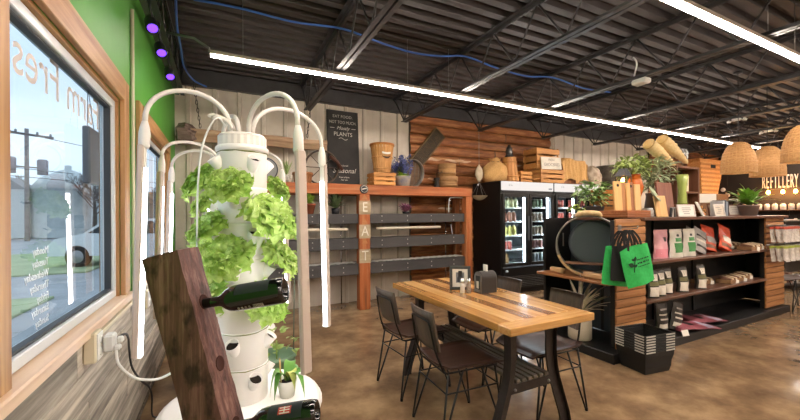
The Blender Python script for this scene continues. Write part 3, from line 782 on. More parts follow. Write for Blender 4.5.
def leg_profile(s):
    # curved flat leg: narrow at the waist, kicking outwards at the foot
    c = LEGC
    c = [(a * s, z) for a, z in c]; wdt = [.036, .032, .030, .032, .034, .033, .036]
    pts = smoothpath([(a, 0, z) for a, z in c], 4); k = len(pts); L = []; Rr = []
    for i, p in enumerate(pts):
        wv = wdt[min(len(wdt) - 1, int(i / (k - 1) * (len(wdt) - 1)))]
        L.append((p.x - wv, p.z)); Rr.append((p.x + wv, p.z))
    return L + Rr[::-1]
for ys in (-.55, .55):
    for s in (-1, 1):
        po = leg_profile(s)
        if s > 0: po = po[::-1]
        MB().prism(po, -.0055, .0055, mtr(0, ys, 0) @ mrot('X', R(90))).build('leg', iron, dt)
        # stiffening flange along the outer edge
        pts = smoothpath([(a * s, ys, z) for a, z in LEGC], 4)
        fl_ = MB(); vs = []
        for p in pts:
            for dy in (-.030, .030): vs.append((p.x + .034 * s, ys + dy, p.z))
        fl_.add(vs, [(2 * i, 2 * i + 1, 2 * i + 3, 2 * i + 2) for i in range(len(pts) - 1)]); fl_.build('leg_flange', iron, dt)
    MB().prism([(-.18, .33), (.18, .33), (.165, .40), (.12, .385), (-.12, .385), (-.165, .40)][::1], -.006, .006, mtr(0, ys, -.04) @ mrot('X', R(90))).build('cross_plate', iron, dt)
    MB().box((0, ys, .7085), (.58, .06, .012), .002).build('top_bar', iron, dt)
    for s in (-1, 1): MB().lathe([(0, .012), (.006, .011), (.009, .006), (.009, 0)], 10, mtr(s * .14, ys - .006, .315) @ mrot('X', R(90))).build('bolt', steel, dt)
shw = wood('grey_slat', '4a423c', '6d635a', 'Y', rough=.6)
for k in range(6): MB().box((-.12 + k * .048, 0, .363), (.034, 1.13, .022), .003).build('slat', shw, dt)

# ================================================================ CHAIRS
seatm = wood('dark_walnut_seat', '2a1d19', '4a352d', 'X', rough=.33, scale=14., vary=.08, bump=.08)
backm = wood('dark_chair_back', '3b332f', '55493f', 'Z', rough=.36, scale=14., vary=.08, bump=.06)
def chair(label, loc, rz):
    t = thing('dining_chair', label, 'chair', loc, rz, 'dining chairs')
    # local: front = +x, width along y
    def sf(zoff):
        def f(u, v):
            x = -.20 + .45 * u; s = (v - .5) * 2; wv = (.185 + .022 * u) * (1 - .10 * max(0, u - .85) / .15)
            z = .445 - .012 * (1 - s * s) * (1 - u) + .010 * s * s - .022 * max(0, (u - .8) / .2) ** 2 + .02 * max(0, (.12 - u) / .12) ** 2
            return (x, s * wv, z + zoff)
        return f
    mb = MB(); mb.grid(sf(.006), 12, 8); mb.grid(sf(-.006), 12, 8)
    n = 13
    rim = [i for i in range(13)] + [13 * j + 12 for j in range(1, 9)] + [13 * 8 + i for i in range(11, -1, -1)] + [13 * j for j in range(7, 0, -1)]
    mb.f += [[a, b, b + 117, a + 117] for a, b in zip(rim, rim[1:] + rim[:1])]; mb.sm += [False] * len(rim); mb.mi += [0] * len(rim)
    mb.build('seat', seatm, t)
    def bf(off):
        def f(u, v):
            s = (u - .5) * 2; z = .545 + .245 * v
            return (-.205 - .055 * v - .018 * (1 - s * s) + off, s * (.140 + .008 * v), z)
        return f
    mb = MB(); mb.grid(bf(.006), 10, 6); mb.grid(bf(-.006), 10, 6)
    rim = [i for i in range(11)] + [11 * j + 10 for j in range(1, 7)] + [66 + i for i in range(9, -1, -1)] + [11 * j for j in range(5, 0, -1)]
    mb.f += [[a, b, b + 77, a + 77] for a, b in zip(rim, rim[1:] + rim[:1])]; mb.sm += [False] * len(rim); mb.mi += [0] * len(rim)
    mb.build('backrest', backm, t)
    # black rods: back loop, hairpin legs, seat frame, cross braces
    yb = .128
    lp = [(-.185, -yb - .02, .425), (-.232, -yb - .005, .55), (-.262, -yb + .01, .70), (-.270, -yb + .035, .728), (-.282, 0, .736), (-.270, yb - .035, .728), (-.262, yb - .01, .70), (-.232, yb + .005, .55), (-.185, yb + .02, .425)]
    MB().tube(smoothpath(lp, 4), .0068, 8).build('back_loop', rod, t)
    MB().tube([(-.175, -.17, .427), (.18, -.175, .427), (.205, -.15, .427), (.205, .15, .427), (.18, .175, .427), (-.175, .17, .427), (-.185, .15, .427), (-.185, -.15, .427)], .0058, 8, False, True).build('seat_frame', rod, t)
    for sx in (-1, 1):
        for sy in (-1, 1):
            fx, fy = sx * .225 - (.005 if sx < 0 else 0), sy * .192
            a = (sx * .168, sy * .170, .427); b = (sx * .168 - sx * .10, sy * .172, .427)
            pts = [a, (fx + (a[0] - fx) * .06, fy, .03), (fx, fy, .010), (fx - sx * .012, fy - sy * .002, .012), (fx - sx * .02, fy - sy * .004, .04), b]
            lg = MB().tube(pts, .0068, 7).build('leg', rod, t)
            MB().lathe([(0, 0), (.010, 0), (.010, .018), (.006, .022)], 10, mtr(fx - sx * .005, fy, 0)).build('foot_cap', matteblack, lg)
    for sy in (-1, 1): MB().tube([(-.185, sy * .18, .31), (.185, sy * .182, .31)], .0045, 6).build('stretcher', rod, t)
    MB().tube([(.186, -.182, .31), (.186, .182, .31)], .0045, 6).build('stretcher', rod, t)
    MB().tube([(-.186, -.18, .31), (-.186, .18, .31)], .0045, 6).build('stretcher', rod, t)
    return t
c0_ = chair('dark wood chair with hairpin legs, its brown seat in full view at the table', (1.375, 1.945, 0), R(-3))
dup(c0_, (1.39, 2.575, 0), R(4), 'dark wood chair on the window side at the table end by the shelving')
dup(c0_, (2.055, 1.875, 0), R(177), 'dark wood chair across the table, beside the dried palm planter')
dup(c0_, (2.075, 2.475, 0), R(181), 'dark wood chair across the table behind the napkin dispenser')
dup(c0_, (7.27, 2.08, 0), R(150), 'dark chair beyond the far end of the shelving island')

# ---- on the table
pf = thing('picture_frame', 'small grey picture frame standing on the dining table', 'picture frame', (1.722, 2.385, .7605), R(-33))
A = mrot('X', R(-9))
fm = mat('charcoal_frame', '3a3a3b', rough=.5)
for c, d in (((0, 0, .012), (.17, .018, .024)), ((0, 0, .178), (.17, .018, .024))): MB().box(c, d, .003, A).build('frame_rail', fm, pf)
for s in (-1, 1): MB().box((s * .073, 0, .095), (.024, .018, .142), .003, A).build('frame_rail', fm, pf)
MB().box((0, .002, .095), (.124, .006, .144), 0, A).build('mat_board', mat('cream_mat', 'd8d0c4', rough=.8), pf)
ph = MB().box((0, -.0018, .098), (.066, .002, .082), 0, A).build('photo', mat('grey_photo', '55565a', '8a8a8e', scale=30, rough=.6), pf)
MB().prism([(-.022, .062), (.022, .062), (.022, .10), (0, .125), (-.022, .10)], -.0012, .0012, A @ mtr(0, -.0035, 0) @ mrot('X', R(90))).build('photo_shape', mat('dark_photo', '2f3136', rough=.6), ph)
MB().box((0, .05, .07), (.03, .006, .15), .002, mrot('X', R(20))).build('easel_back', fm, pf)
nd = thing('napkin_dispenser', 'rounded black and chrome napkin dispenser on the dining table', 'napkin dispenser', (1.855, 2.235, .7605), R(-4))
dm = mat('dispenser_black', '2c2826', rough=.4)
prf = [(-.05, 0), (.05, 0), (.05, .115)] + [(.05 * cos(a), .115 + .05 * sin(a)) for a in [pi * k / 10 for k in range(1, 10)]] + [(-.05, .115)]
MB().prism(prf, -.068, .068, mrot('Z', R(90)) @ mrot('X', R(90))).build('body', dm, nd)
for s in (-1, 1):
    MB().prism([(x * .96, z * .97 + .002) for x, z in prf], s * .068, s * .0715, mrot('Z', R(90)) @ mrot('X', R(90))).build('face_plate', steel, nd)
    MB().box((s * .0722, 0, .078), (.002, .056, .105), .0008).build('napkin_slot', mat('slot_dark', '2b3033', rough=.4), nd)
    MB().box((s * .0735, .0, .06), (.002, .03, .055), .0006).build('napkin', paper, nd)
MB().box((0, .0, .188), (.012, .045, .05), .002).build('menu_card', paper, nd)
def shaker(label, loc, body):
    t = thing('shaker', label, 'shaker', loc, 0, 'shakers')
    MB().lathe([(0, 0), (.019, 0), (.020, .004), (.018, .05), (.0165, .078), (0, .078)], 16).build('glass_body', body, t)
    MB().lathe([(.0175, .076), (.0185, .08), (.0185, .095), (.016, .108), (.008, .114), (0, .115)], 16).build('lid', chrome, t)
shaker('glass salt shaker with chrome lid, the one nearer the picture frame', (1.672, 2.285, .7605), mat('salt_glass', 'c8c3bb', rough=.12, coat=.5))
shaker('glass pepper shaker with chrome lid, next to the napkin dispenser', (1.712, 2.262, .7605), mat('pepper_glass', '9b8f83', '6c6158', rough=.12, coat=.5, scale=90))

# ================================================================ RUSTIC BEAM SHELVING ("EAT")
rw = wood('rustic_beam', '734527', 'b27c50', 'X', rough=.6, scale=6., vary=.06, bump=.35, c3='a5592c')
rwz = wood('rustic_post', '734527', 'b27c50', 'Z', rough=.6, scale=6., vary=.06, bump=.35, c3='a5592c')
su = thing('plant_shelving', 'rustic timber-framed plant shelving with charcoal boards before the back wall', 'shelving', (0, 4.9, 0))
MB().box((1.83, .20, 1.735), (3.90, .44, .145), .008).build('top_beam', rw, su)
postx = [-.04, 1.855, 3.715]
for i, x in enumerate(postx): MB().box((x, .045, .831), (.165 if i == 1 else .125, .13, 1.662), .006).build('post', rwz, su)
for x in (-.04, 3.715): MB().box((x, .36, .831), (.10, .10, 1.662), .006).build('post', rwz, su)
MB().box((3.80, .10, 1.30), (.09, .07, .12), .004).build('bracket_block', rw, su)
slm = mat('charcoal_board', '3e3c3c', '4a4746', rough=.6, scale=5, stretch=(.2, 1, 1))
bolt = mat('bolt_head', 'b9b5ae', rough=.35, metal=.8)
bm = MB().lathe([(0, .005), (.007, .004), (.009, 0)], 8, mrot('X', R(90))).mesh('bolt', bolt)
for zc, hh in ((1.315, .14), (.955, .155), (.585, .155)):
    for a, b in ((.03, 1.772), (1.938, 3.652)):
        so = MB().box(((a + b) / 2, .04, zc), (b - a, .035, hh), .003).build('board', slm, su)
        L = b - a
        for k in range(4):
            for dz in (-.035, .035): put('bolt', bm, so, (a + L * (.12 + .25 * k), .0225, zc + dz))
    MB().box((1.84, .23, zc + .058), (3.62, .34, .018), .003).build('shelf_panel', mat('shelf_deck_grey', '55514d', rough=.6), su)
for x in (.78, 1.62, 2.02, 3.50):
    p_ = MB().tube([(x, .37, .02), (x, .37, 1.64)], .010, 8).build('chrome_upright', chrome, su)
for z in (1.62, 1.20): MB().tube([(3.42, .1, z - .02), (3.50, .36, z), (3.50, .37, z)], .007, 6).build('wire_arm', chrome, su)
MB().tube(smoothpath([(3.36, .06, 1.40), (3.37, .06, 1.60), (3.42, .06, 1.645), (3.64, .06, 1.645)], 5), .008, 6).build('wire_arm', white, su)
MB().tube(smoothpath([(3.40, .06, 1.20), (3.42, .06, 1.1), (3.43, .06, 1.04)], 4), .007, 6).build('wire_arm', white, su)
# wavy white gutter edges above the lowest boards
for a, b in ((.05, 1.75), (1.96, 3.64)):
    n = 44; vs = []
    for i in range(n + 1):
        x = a + (b - a) * i / n; zz = .668 + .010 * abs(sin(i * 1.1)); vs += [(x, .045, zz), (x, .30, zz - .006)]
    MB().add(vs, [(2 * i, 2 * i + 1, 2 * i + 3, 2 * i + 2) for i in range(n)], True).build('gutter_liner', mat('white_liner', 'cfccc5', rough=.5), su)
tubem = mat('cream_light_bar', 'd8cdb8', rough=.4)
for k, (a, b) in enumerate(((.55, 1.62), (2.08, 3.20))):
    MB().tube([(a, .07, 1.165), (b, .07, 1.165)], .021, 10).build('light_bar', tubem, su)
    for x in (a + .1, b - .1): MB().tube([(x, .07, 1.18), (x, .07, 1.325)], .004, 5).build('hanger', steel, su)
# sign plates on the middle post
plate = mat('ribbed_plate', '9b8668', 'b7a589', rough=.6, scale=12, stretch=(.1, 1, 1)); ltm = mat('ivory_letter', 'ddd6c6', rough=.5)
def plate_sign(ch, z, label):
    t = thing('letter_plate', label, 'sign', (1.855, 4.879, z), 0, 'letter plates')
    mb = MB()
    for k in range(9): mb.box((0, -.002, -.088 + k * .022), (.175, .010 if k % 2 else .006, .0225))
    mb.build('ribbed_plate', plate, t)
    text('letter', ch, .20, ltm, t, (0, -.010, 0), (R(90), 0, 0), .004, sx=.85)
plate_sign('E', 1.475, 'ribbed plate with the letter E on the middle post'); plate_sign('A', 1.13, 'ribbed plate with the letter A on the middle post'); plate_sign('T', .775, 'ribbed plate with the letter T on the middle post')
em = thing('round_emblem', 'small round dark emblem at the top of the middle post', 'sign', (1.845, 4.8785, 1.742))
MB().lathe([(0, .012), (.06, .011), (.066, .006), (.066, 0)], 24, mrot('X', R(90))).build('disc', mat('emblem_dark', '2d333b', rough=.4), em)
mb = MB(); mb.tube(arc((0, -.013, 0), .048, 0, 2 * pi, 24)[:-1], .003, 5, False, True); mb.build('ring', ltm, em)
MB().prism([(-.035, -.012), (.035, .004), (.035, .018), (-.035, .002)], -.001, .001, mtr(0, -.014, 0) @ mrot('X', R(90))).build('band', ltm, em)
for z in (1.625, 1.275, .99):
    t = tag(MB().prism([(-.045, -.035), (.045, -.035), (0, .045)], -.0015, .0015, mtr(1.855, 4.878, z) @ mrot('X', R(90))).build('triangle_mark', wood('pale_triangle', 'a3683a', 'b87c4c')), {1.625: 'pale wooden triangle above the letter E plate', 1.275: 'pale wooden triangle between the letters E and A', .99: 'pale wooden triangle between the letters A and T'}[z], 'ornament', 'triangle ornaments')

# plants on the shelf
def frond_plant(name, label, loc, pot_prof, potm, nleaf, ln, wd, lm2, seed, el0=.3, el1=1.2, cat='potted plant', stems=False, droop=.6, extra=None):
    q = random.Random(seed); t = thing(name, label, cat, loc, q.random() * 6)
    if pot_prof:
        MB().lathe(pot_prof, 20).build('pot', potm, t); top = pot_prof[-1][1]
        MB().lathe([(0, top - .004), (pot_prof[-1][0] * .98, top - .006)], 14).build('soil', soil, t)
    else: top = 0
    vs = []
    for s in range(3):
        dr = droop * (.7 + .3 * s)
        me = MB().grid(lambda u, v: ((u - .5) * wd * 2 * sin(pi * min(1, .08 + v * .93)) ** .7, v * ln * (1 - .25 * v * dr), v * ln * .25 - dr * ln * v * v * .6 + .15 * wd * abs(u - .5)), 2, 6).mesh('leaf', lm2); vs.append(me)
    for k in range(nleaf):
        a = k * 2.4 + q.uniform(-.2, .2); el = el0 + (el1 - el0) * (k / nleaf) + q.uniform(-.12, .12); sc = q.uniform(.7, 1.1)
        o = put('leaf', vs[k % 3], t); o.matrix_local = mtr(0, 0, top - .006) @ mrot('Z', a) @ mrot('X', el) @ Matrix.Scale(sc, 4)
    return t
fern_g = mat('fern_green', '86a83a', 'b3cc5c', rough=.5, scale=20, vary=.1)
dkgreen = mat('dusty_green', '4e6340', '76895c', rough=.6, scale=20, vary=.12)
frond_plant('potted_fern', 'lime green fern in a terracotta pot on the top shelf board', (1.085, 4.99, 1.3825), [(0, 0), (.055, 0), (.08, .12), (.088, .12), (.088, .145), (.075, .145)], terracotta, 34, .25, .022, fern_g, 1, .3, 1.4, droop=.8)
t = frond_plant('potted_plant', 'dusty green plant in a dark pot on the top shelf board', (1.46, 5.0, 1.3825), [(0, 0), (.05, 0), (.06, .085), (.055, .085)], black, 38, .28, .026, dkgreen, 2, .2, 1.5, droop=.5)
frond_plant('purple_plant', 'low plant with mauve leaves on the top board, beside the letter E', (2.58, 4.99, 1.3825), [(0, 0), (.05, 0), (.06, .035), (.055, .035)], black, 40, .18, .028, mat('mauve_leaf', '8a4a6e', 'a9718c', rough=.6, scale=20, vary=.2), 3, .1, 1.1, droop=.4)

# ================================================================ ON TOP OF THE SHELVING
ZT = 1.8085
weave = mat('basket_splint', 'b98047', 'd3a066', rough=.65, scale=30, stretch=(1, 1, .2), vary=.08)
def slat_crate(label, loc, d, nsl, rz=0., group='slatted crates', m_=None, name='wooden_crate', open_front=False):
    t = thing(name, label, 'crate', loc, rz, group); m_ = m_ or crate_wood
    x, y, z = d; g = z / nsl
    me = MB().box((0, 0, 0), (x, .010, g * .72), .002).mesh('slat', m_); me2 = MB().box((0, 0, 0), (.010, y - .02, g * .72), .002).mesh('slat', m_)
    for k in range(nsl):
        zc = g * (k + .5)
        for s in (-1, 1): put('slat', me, t, (0, s * (y / 2 - .005), zc)); put('slat', me2, t, (s * (x / 2 - .018), 0, zc))
    for sx in (-1, 1):
        for sy in (-1, 1): MB().box((sx * (x / 2 - .030), sy * (y / 2 - .022), z / 2), (.024, .024, z - .004), .002).build('corner_post', m_, t)
    MB().box((0, 0, .006), (x - .06, y - .05, .010), .001).build('bottom_board', m_, t)
    return t
slat_crate('small slatted crate upside down under the bushel basket', (2.20, 5.07, ZT), (.36, .28, .20), 3)
bb = thing('bushel_basket', 'tall splint bushel basket with a dark smile mark, on a crate', 'basket', (2.215, 5.07, ZT + .2005))
nS = 26; stv = []
def staves(t, r0, r1, h, n, m_, z0=0):
    for k in range(n):
        a = 2 * pi * k / n; a2 = 2 * pi * (k + .86) / n
        vs = []
        for a_ in (a, a2):
            for off in (0, -.005): vs += [((r0 + off) * cos(a_), (r0 + off) * sin(a_), z0), ((r1 + off) * cos(a_), (r1 + off) * sin(a_), z0 + h)]
        fs = [(0, 4, 5, 1), (2, 3, 7, 6), (0, 1, 3, 2), (4, 6, 7, 5), (1, 5, 7, 3), (0, 2, 6, 4)]
        MB().add(vs, fs).build('stave', m_, t)
staves(bb, .125, .185, .44, nS, weave)
def hoop(t, r, z, hgt, m_, th=.006, name='hoop'): return MB().lathe([(r, z), (r + th, z), (r + th, z + hgt), (r, z + hgt), (r, z)], 28).build(name, m_, t)
hoop(bb, .1845, .405, .035, wood('basket_rim', 'a5662f', 'c58746')); hoop(bb, .158, .22, .022, weave); hoop(bb, .133, .05, .022, weave)
MB().lathe([(0, .004), (.122, .004)], 24).build('bottom_board', weave, bb)
sm = MB()
RB = .170
sm.grid(lambda u, v: ((RB + .008) * sin((u - .5) * .9), -(RB + .008) * cos((u - .5) * .9), .245 - .03 * sin(u * pi) + (v - .5) * .030 * sin(u * pi)), 12, 2); sm.build('smile_mark', mat('mark_dark', '4a3526', rough=.7), bb)
MB().grid(lambda u, v: ((RB + .009) * sin((u - .5) * .8), -(RB + .009) * cos((u - .5) * .8), .29 - .012 * sin(u * pi) + (v - .5) * .03), 10, 2).build('label_mark', paper, bb)
fp = frond_plant('blue_flowers', 'blue flowers with lime leaves in a mottled pot on the shelving', (2.56, 5.05, ZT), [(0, 0), (.105, 0), (.125, .155), (.13, .16), (.12, .16)], mat('mottled_pot', '8b8fa0', 'c7b99f', rough=.5, scale=9), 16, .16, .05, mat('lime_leaf', 'a6c63c', 'c4de5e', rough=.5, scale=9), 5, .2, 1.0, droop=.9)
petm = mat('blue_petal', '3f4a86', '6a74ac', rough=.6, scale=30, vary=.2); stm = mat('flower_stem', '4b5a3a', rough=.7)
q = random.Random(8); pm = MB()
for k in range(5): pm.add([(0, 0, 0), (.018 * cos(k * 1.256 - .4), .018 * sin(k * 1.256 - .4), .006), (.030 * cos(k * 1.256), .030 * sin(k * 1.256), .004), (.018 * cos(k * 1.256 + .4), .018 * sin(k * 1.256 + .4), .006)], [(0, 1, 2, 3)])
pme = pm.mesh('blossom', petm)
for k in range(44):
    a = q.random() * 6.28; rr = q.uniform(.02, .16); hz = .16 + q.uniform(.10, .34); e = Vector((rr * 1.25 * cos(a), rr * sin(a), hz))
    st = MB().tube([(0, 0, .15), (e.x * .4, e.y * .4, hz * .7), e], .003, 4).build('stem', stm, fp)
    for j in range(5): put('blossom', pme, st, (e.x + q.uniform(-.02, .02), e.y + q.uniform(-.02, .02), hz - j * .022), (q.uniform(.2, 1.4), 0, q.random() * 6), None)
sv = thing('round_sieve', 'big round weathered sieve leaning on the log wall', 'sieve', (2.80, 5.20, ZT + .236), rot=(R(97), 0, R(10)))
zf = mat('zinc_grey', '77716a', '8d867d', rough=.5, metal=.5, scale=12)
MB().lathe([(.215, -.05), (.225, -.05), (.232, -.045), (.232, .045), (.225, .05), (.215, .05), (.215, -.05)], 40).build('hoop', zf, sv)
MB().lathe([(0, -.03), (.214, -.03)], 32).build('mesh_bottom', wood('sieve_bottom', '5b4636', '7b6048'), sv)
for k in range(5): MB().box((-.16 + k * .08, 0, -.022), (.006, .40 if k in (1, 2, 3) else .25, .006)).build('cross_wire', zf, sv)
wbd = thing('washboard', 'long ribbed wooden slat board hung slanting on the log wall', 'washboard', (3.19, 5.345, 2.50), rot=(R(3), R(40), 0))
oldw = wood('old_grey_wood', '6a5238', '8c7350', 'Z', rough=.8); dkr = mat('dark_ribs', '3d3226', '54462f', rough=.6, scale=12)
for s in (-1, 1): MB().box((s * .115, 0, 0), (.025, .03, .80), .004).build('rail', oldw, wbd)
rm = MB().box((0, 0, 0), (.205, .014, .018), .004).mesh('rib', dkr)
for k in range(34): put('rib', rm, wbd, (0, 0, -.37 + k * .0224))
for z in (-.39, .39): MB().box((0, 0, z), (.205, .026, .02), .003).build('end_rail', oldw, wbd)
def tub(label, loc, r, h, m_):
    t = thing('round_wooden_box', label, 'wooden box', loc, 0, 'round wooden boxes')
    MB().lathe([(0, 0), (r, 0), (r, h * .62), (0, h * .62)], 24).build('box', m_, t); MB().lathe([(0, h * .6), (r + .006, h * .6), (r + .008, h * .63), (r + .008, h - .006), (r, h), (0, h)], 24).build('lid', m_, t)
    MB().lathe([(r + .001, h * .15), (r + .005, h * .15), (r + .005, h * .3), (r + .001, h * .3)], 24).build('band', wood('tub_band', '7b5835', '9a7448'), t)
tubm = wood('bent_wood', '9a7044', 'b98f5f', 'X', rough=.7)
tub('lower of two stacked round bentwood boxes', (3.45, 5.12, ZT), .165, .20, wood('bent_wood_dark', '7d5836', '99744a', 'X', rough=.7))
tub('upper of two stacked round bentwood boxes', (3.44, 5.12, ZT + .2005), .145, .21, tubm)
gr = thing('coffee_grinder', 'small dark iron grinder with a crank beside the bentwood boxes', 'grinder', (3.17, 5.02, ZT))
MB().lathe([(0, 0), (.06, 0), (.06, .02), (.04, .04), (.035, .11), (.055, .14), (.05, .16), (0, .165)], 16).build('body', mat('iron_dark', '2f2b28', rough=.5, metal=.4), gr)
MB().tube([(0, 0, .165), (0, 0, .24), (.10, -.01, .25)], .006, 6).build('crank', rod, gr); MB().lathe([(0, 0), (.014, .005), (.012, .03), (0, .035)], 10, mtr(.10, -.01, .25)).build('knob', oldw, gr)
# left half of the beam top
ds = thing('round_tray', 'round grey enamel tray with a dark rim leaning behind the first tower', 'tray', (.52, 5.08, ZT + .168), rot=(R(80), 0, R(-10)))
MB().lathe([(0, 0), (.14, 0), (.155, .012)], 36).build('plate', mat('grey_enamel', '9b999a', rough=.4), ds); MB().lathe([(.155, .012), (.168, .016), (.170, .006), (.156, -.004), (0, -.006)], 36).build('rim', mat('navy_rim', '2a2d38', rough=.4), ds)
frond_plant('grass_pot', 'grassy plant in a patterned white pot on the shelving', (.79, 5.0, ZT), [(0, 0), (.055, 0), (.07, .10), (.066, .10)], mat('patterned_pot', 'd5cfc2', '9d998c', scale=14, rough=.5, lo=.48, hi=.55), 26, .24, .006, mat('grass_leaf', '7d9a55', 'a3b877', rough=.6, scale=20), 9, .7, 1.5, droop=.35)
wbk = thing('wooden_bowl_basket', 'low brown wooden basket beside the grassy plant', 'basket', (1.01, 5.05, ZT)); staves(wbk, .115, .135, .15, 18, wood('brown_stave', '7a4a28', '9c6a3f', 'Z')); hoop(wbk, .134, .115, .03, wood('brown_rim', '8a5630', 'a87445')); MB().lathe([(0, .003), (.112, .003)], 18).build('bottom_board', wood('brown_stave', '7a4a28', '9c6a3f', 'Z'), wbk)
wh = thing('spoked_wheel', 'rusty spoked wheel with a dark wooden grip leaning on the back wall', 'wheel', (1.33, 5.26, ZT + .262), rot=(R(98), 0, 0))
rust = mat('rusted_iron', '4b4039', '6b5a4c', rough=.7, metal=.3, scale=14)
MB().lathe([(.235, -.02), (.255, -.02), (.26, 0), (.255, .02), (.235, .02), (.235, -.02)], 40).build('rim', rust, wh); MB().lathe([(0, -.03), (.035, -.03), (.035, .03), (0, .03)], 16).build('hub', rust, wh)
for k in range(8): MB().tube([(.03 * cos(k * pi / 4), .03 * sin(k * pi / 4), 0), (.237 * cos(k * pi / 4), .237 * sin(k * pi / 4), 0)], .006, 6).build('spoke', rust, wh)
MB().tube([(.10, .17, .05), (.21, .10, .055), (.30, -.02, .05)], .024, 10).build('wooden_grip', wood('grip_dark', '3d241c', '5a3628'), wh)
# tall chalkboard sign
cb = thing('chalkboard_sign', 'tall black chalkboard sign with white lettering against the back wall', 'sign', (1.685, 5.30, ZT), rot=(R(-4), 0, 0))
cbm = mat('chalkboard', '2a2827', '353331', rough=.7, scale=4); chalk = mat('chalk_white', 'd9d3c8', rough=.8)
MB().box((0, 0, .585), (.50, .02, 1.17), .004).build('board', cbm, cb)
def tx(b, z, s, sx=1., sh=0): text('lettering', b, s, chalk, cb, (0, -.0115, z), (R(90), 0, 0), .0008, sx=sx, shear=sh)
tx('EAT FOOD.', 1.075, .062); tx('NOT TOO MUCH.', .985, .066, .80); tx('Mostly', .895, .075, 1., .35); tx('PLANTS', .80, .085); 
for s in (-1, 1): MB().box((s * .17, -.0115, .895), (.07, .002, .006)).build('chalk_rule', chalk, cb)
MB().grid(lambda u, v: (-.07 + .14 * u, -.0115, .73 + .015 * sin(u * 2 * pi) + .007 * (v - .5)), 10, 1).build('chalk_flourish', chalk, cb)
tx('Eat Local', .315, .036); tx('Seasonal', .235, .105, 1.0, .3); tx('from a farm', .135, .034); tx('near you', .095, .030)
# hanging log
lg = thing('hanging_log', 'rough timber log hung level on chains before the back wall', 'log', (.47, 5.12, 2.375))
logw = wood('weathered_log', '8b6f57', 'b79a7e', 'X', rough=.8, scale=7., bump=.5, c3='a18468')
q = random.Random(3); k1 = 14; n1 = 10; vs = []
for i in range(k1 + 1):
    for j in range(n1):
        a = 2 * pi * j / n1; r = (.078 + .014 * sin(3 * a) + q.uniform(-.006, .006)) * (1 - .12 * i / k1); vs.append((-.83 + 1.72 * i / k1, r * cos(a), r * sin(a) * 1.05 + .005 * sin(i)))
MB().add(vs, [(i * n1 + j, i * n1 + (j + 1) % n1, (i + 1) * n1 + (j + 1) % n1, (i + 1) * n1 + j) for i in range(k1) for j in range(n1)] + [tuple(range(n1)), tuple(k1 * n1 + j for j in range(n1))[::-1]]).build('log', logw, lg)
mb = MB()
vs = []
for i, (x, s) in enumerate(((-.95, .07), (-.93, .125), (-.86, .135), (-.79, .115), (-.74, .07))):
    for j in range(9): a = 2 * pi * j / 9; r = s * q.uniform(.75, 1.15); vs.append((x + q.uniform(-.015, .015), r * cos(a), r * sin(a)))
mb.add(vs, [(i * 9 + j, i * 9 + (j + 1) % 9, (i + 1) * 9 + (j + 1) % 9, (i + 1) * 9 + j) for i in range(4) for j in range(9)] + [tuple(range(9)), tuple(36 + j for j in range(9))[::-1]]); mb.build('splintered_end', wood('splintered', '4a342c', '9a877c', 'X', rough=.9, scale=12), lg)
for k, x in enumerate((-.70, .62)):
    for z in range(12):
        mm_ = MB().tube([(.012 * cos(a), 0, .03 * sin(a)) for a in [2 * pi * i / 8 for i in range(8)]], .004, 4, False, True)
        mm_.build('chain_link', rod, lg, (x + .006 * z * (-1 if k == 0 else 1), 0, .115 + z * .048), (0, 0, R(90) * (z % 2)))
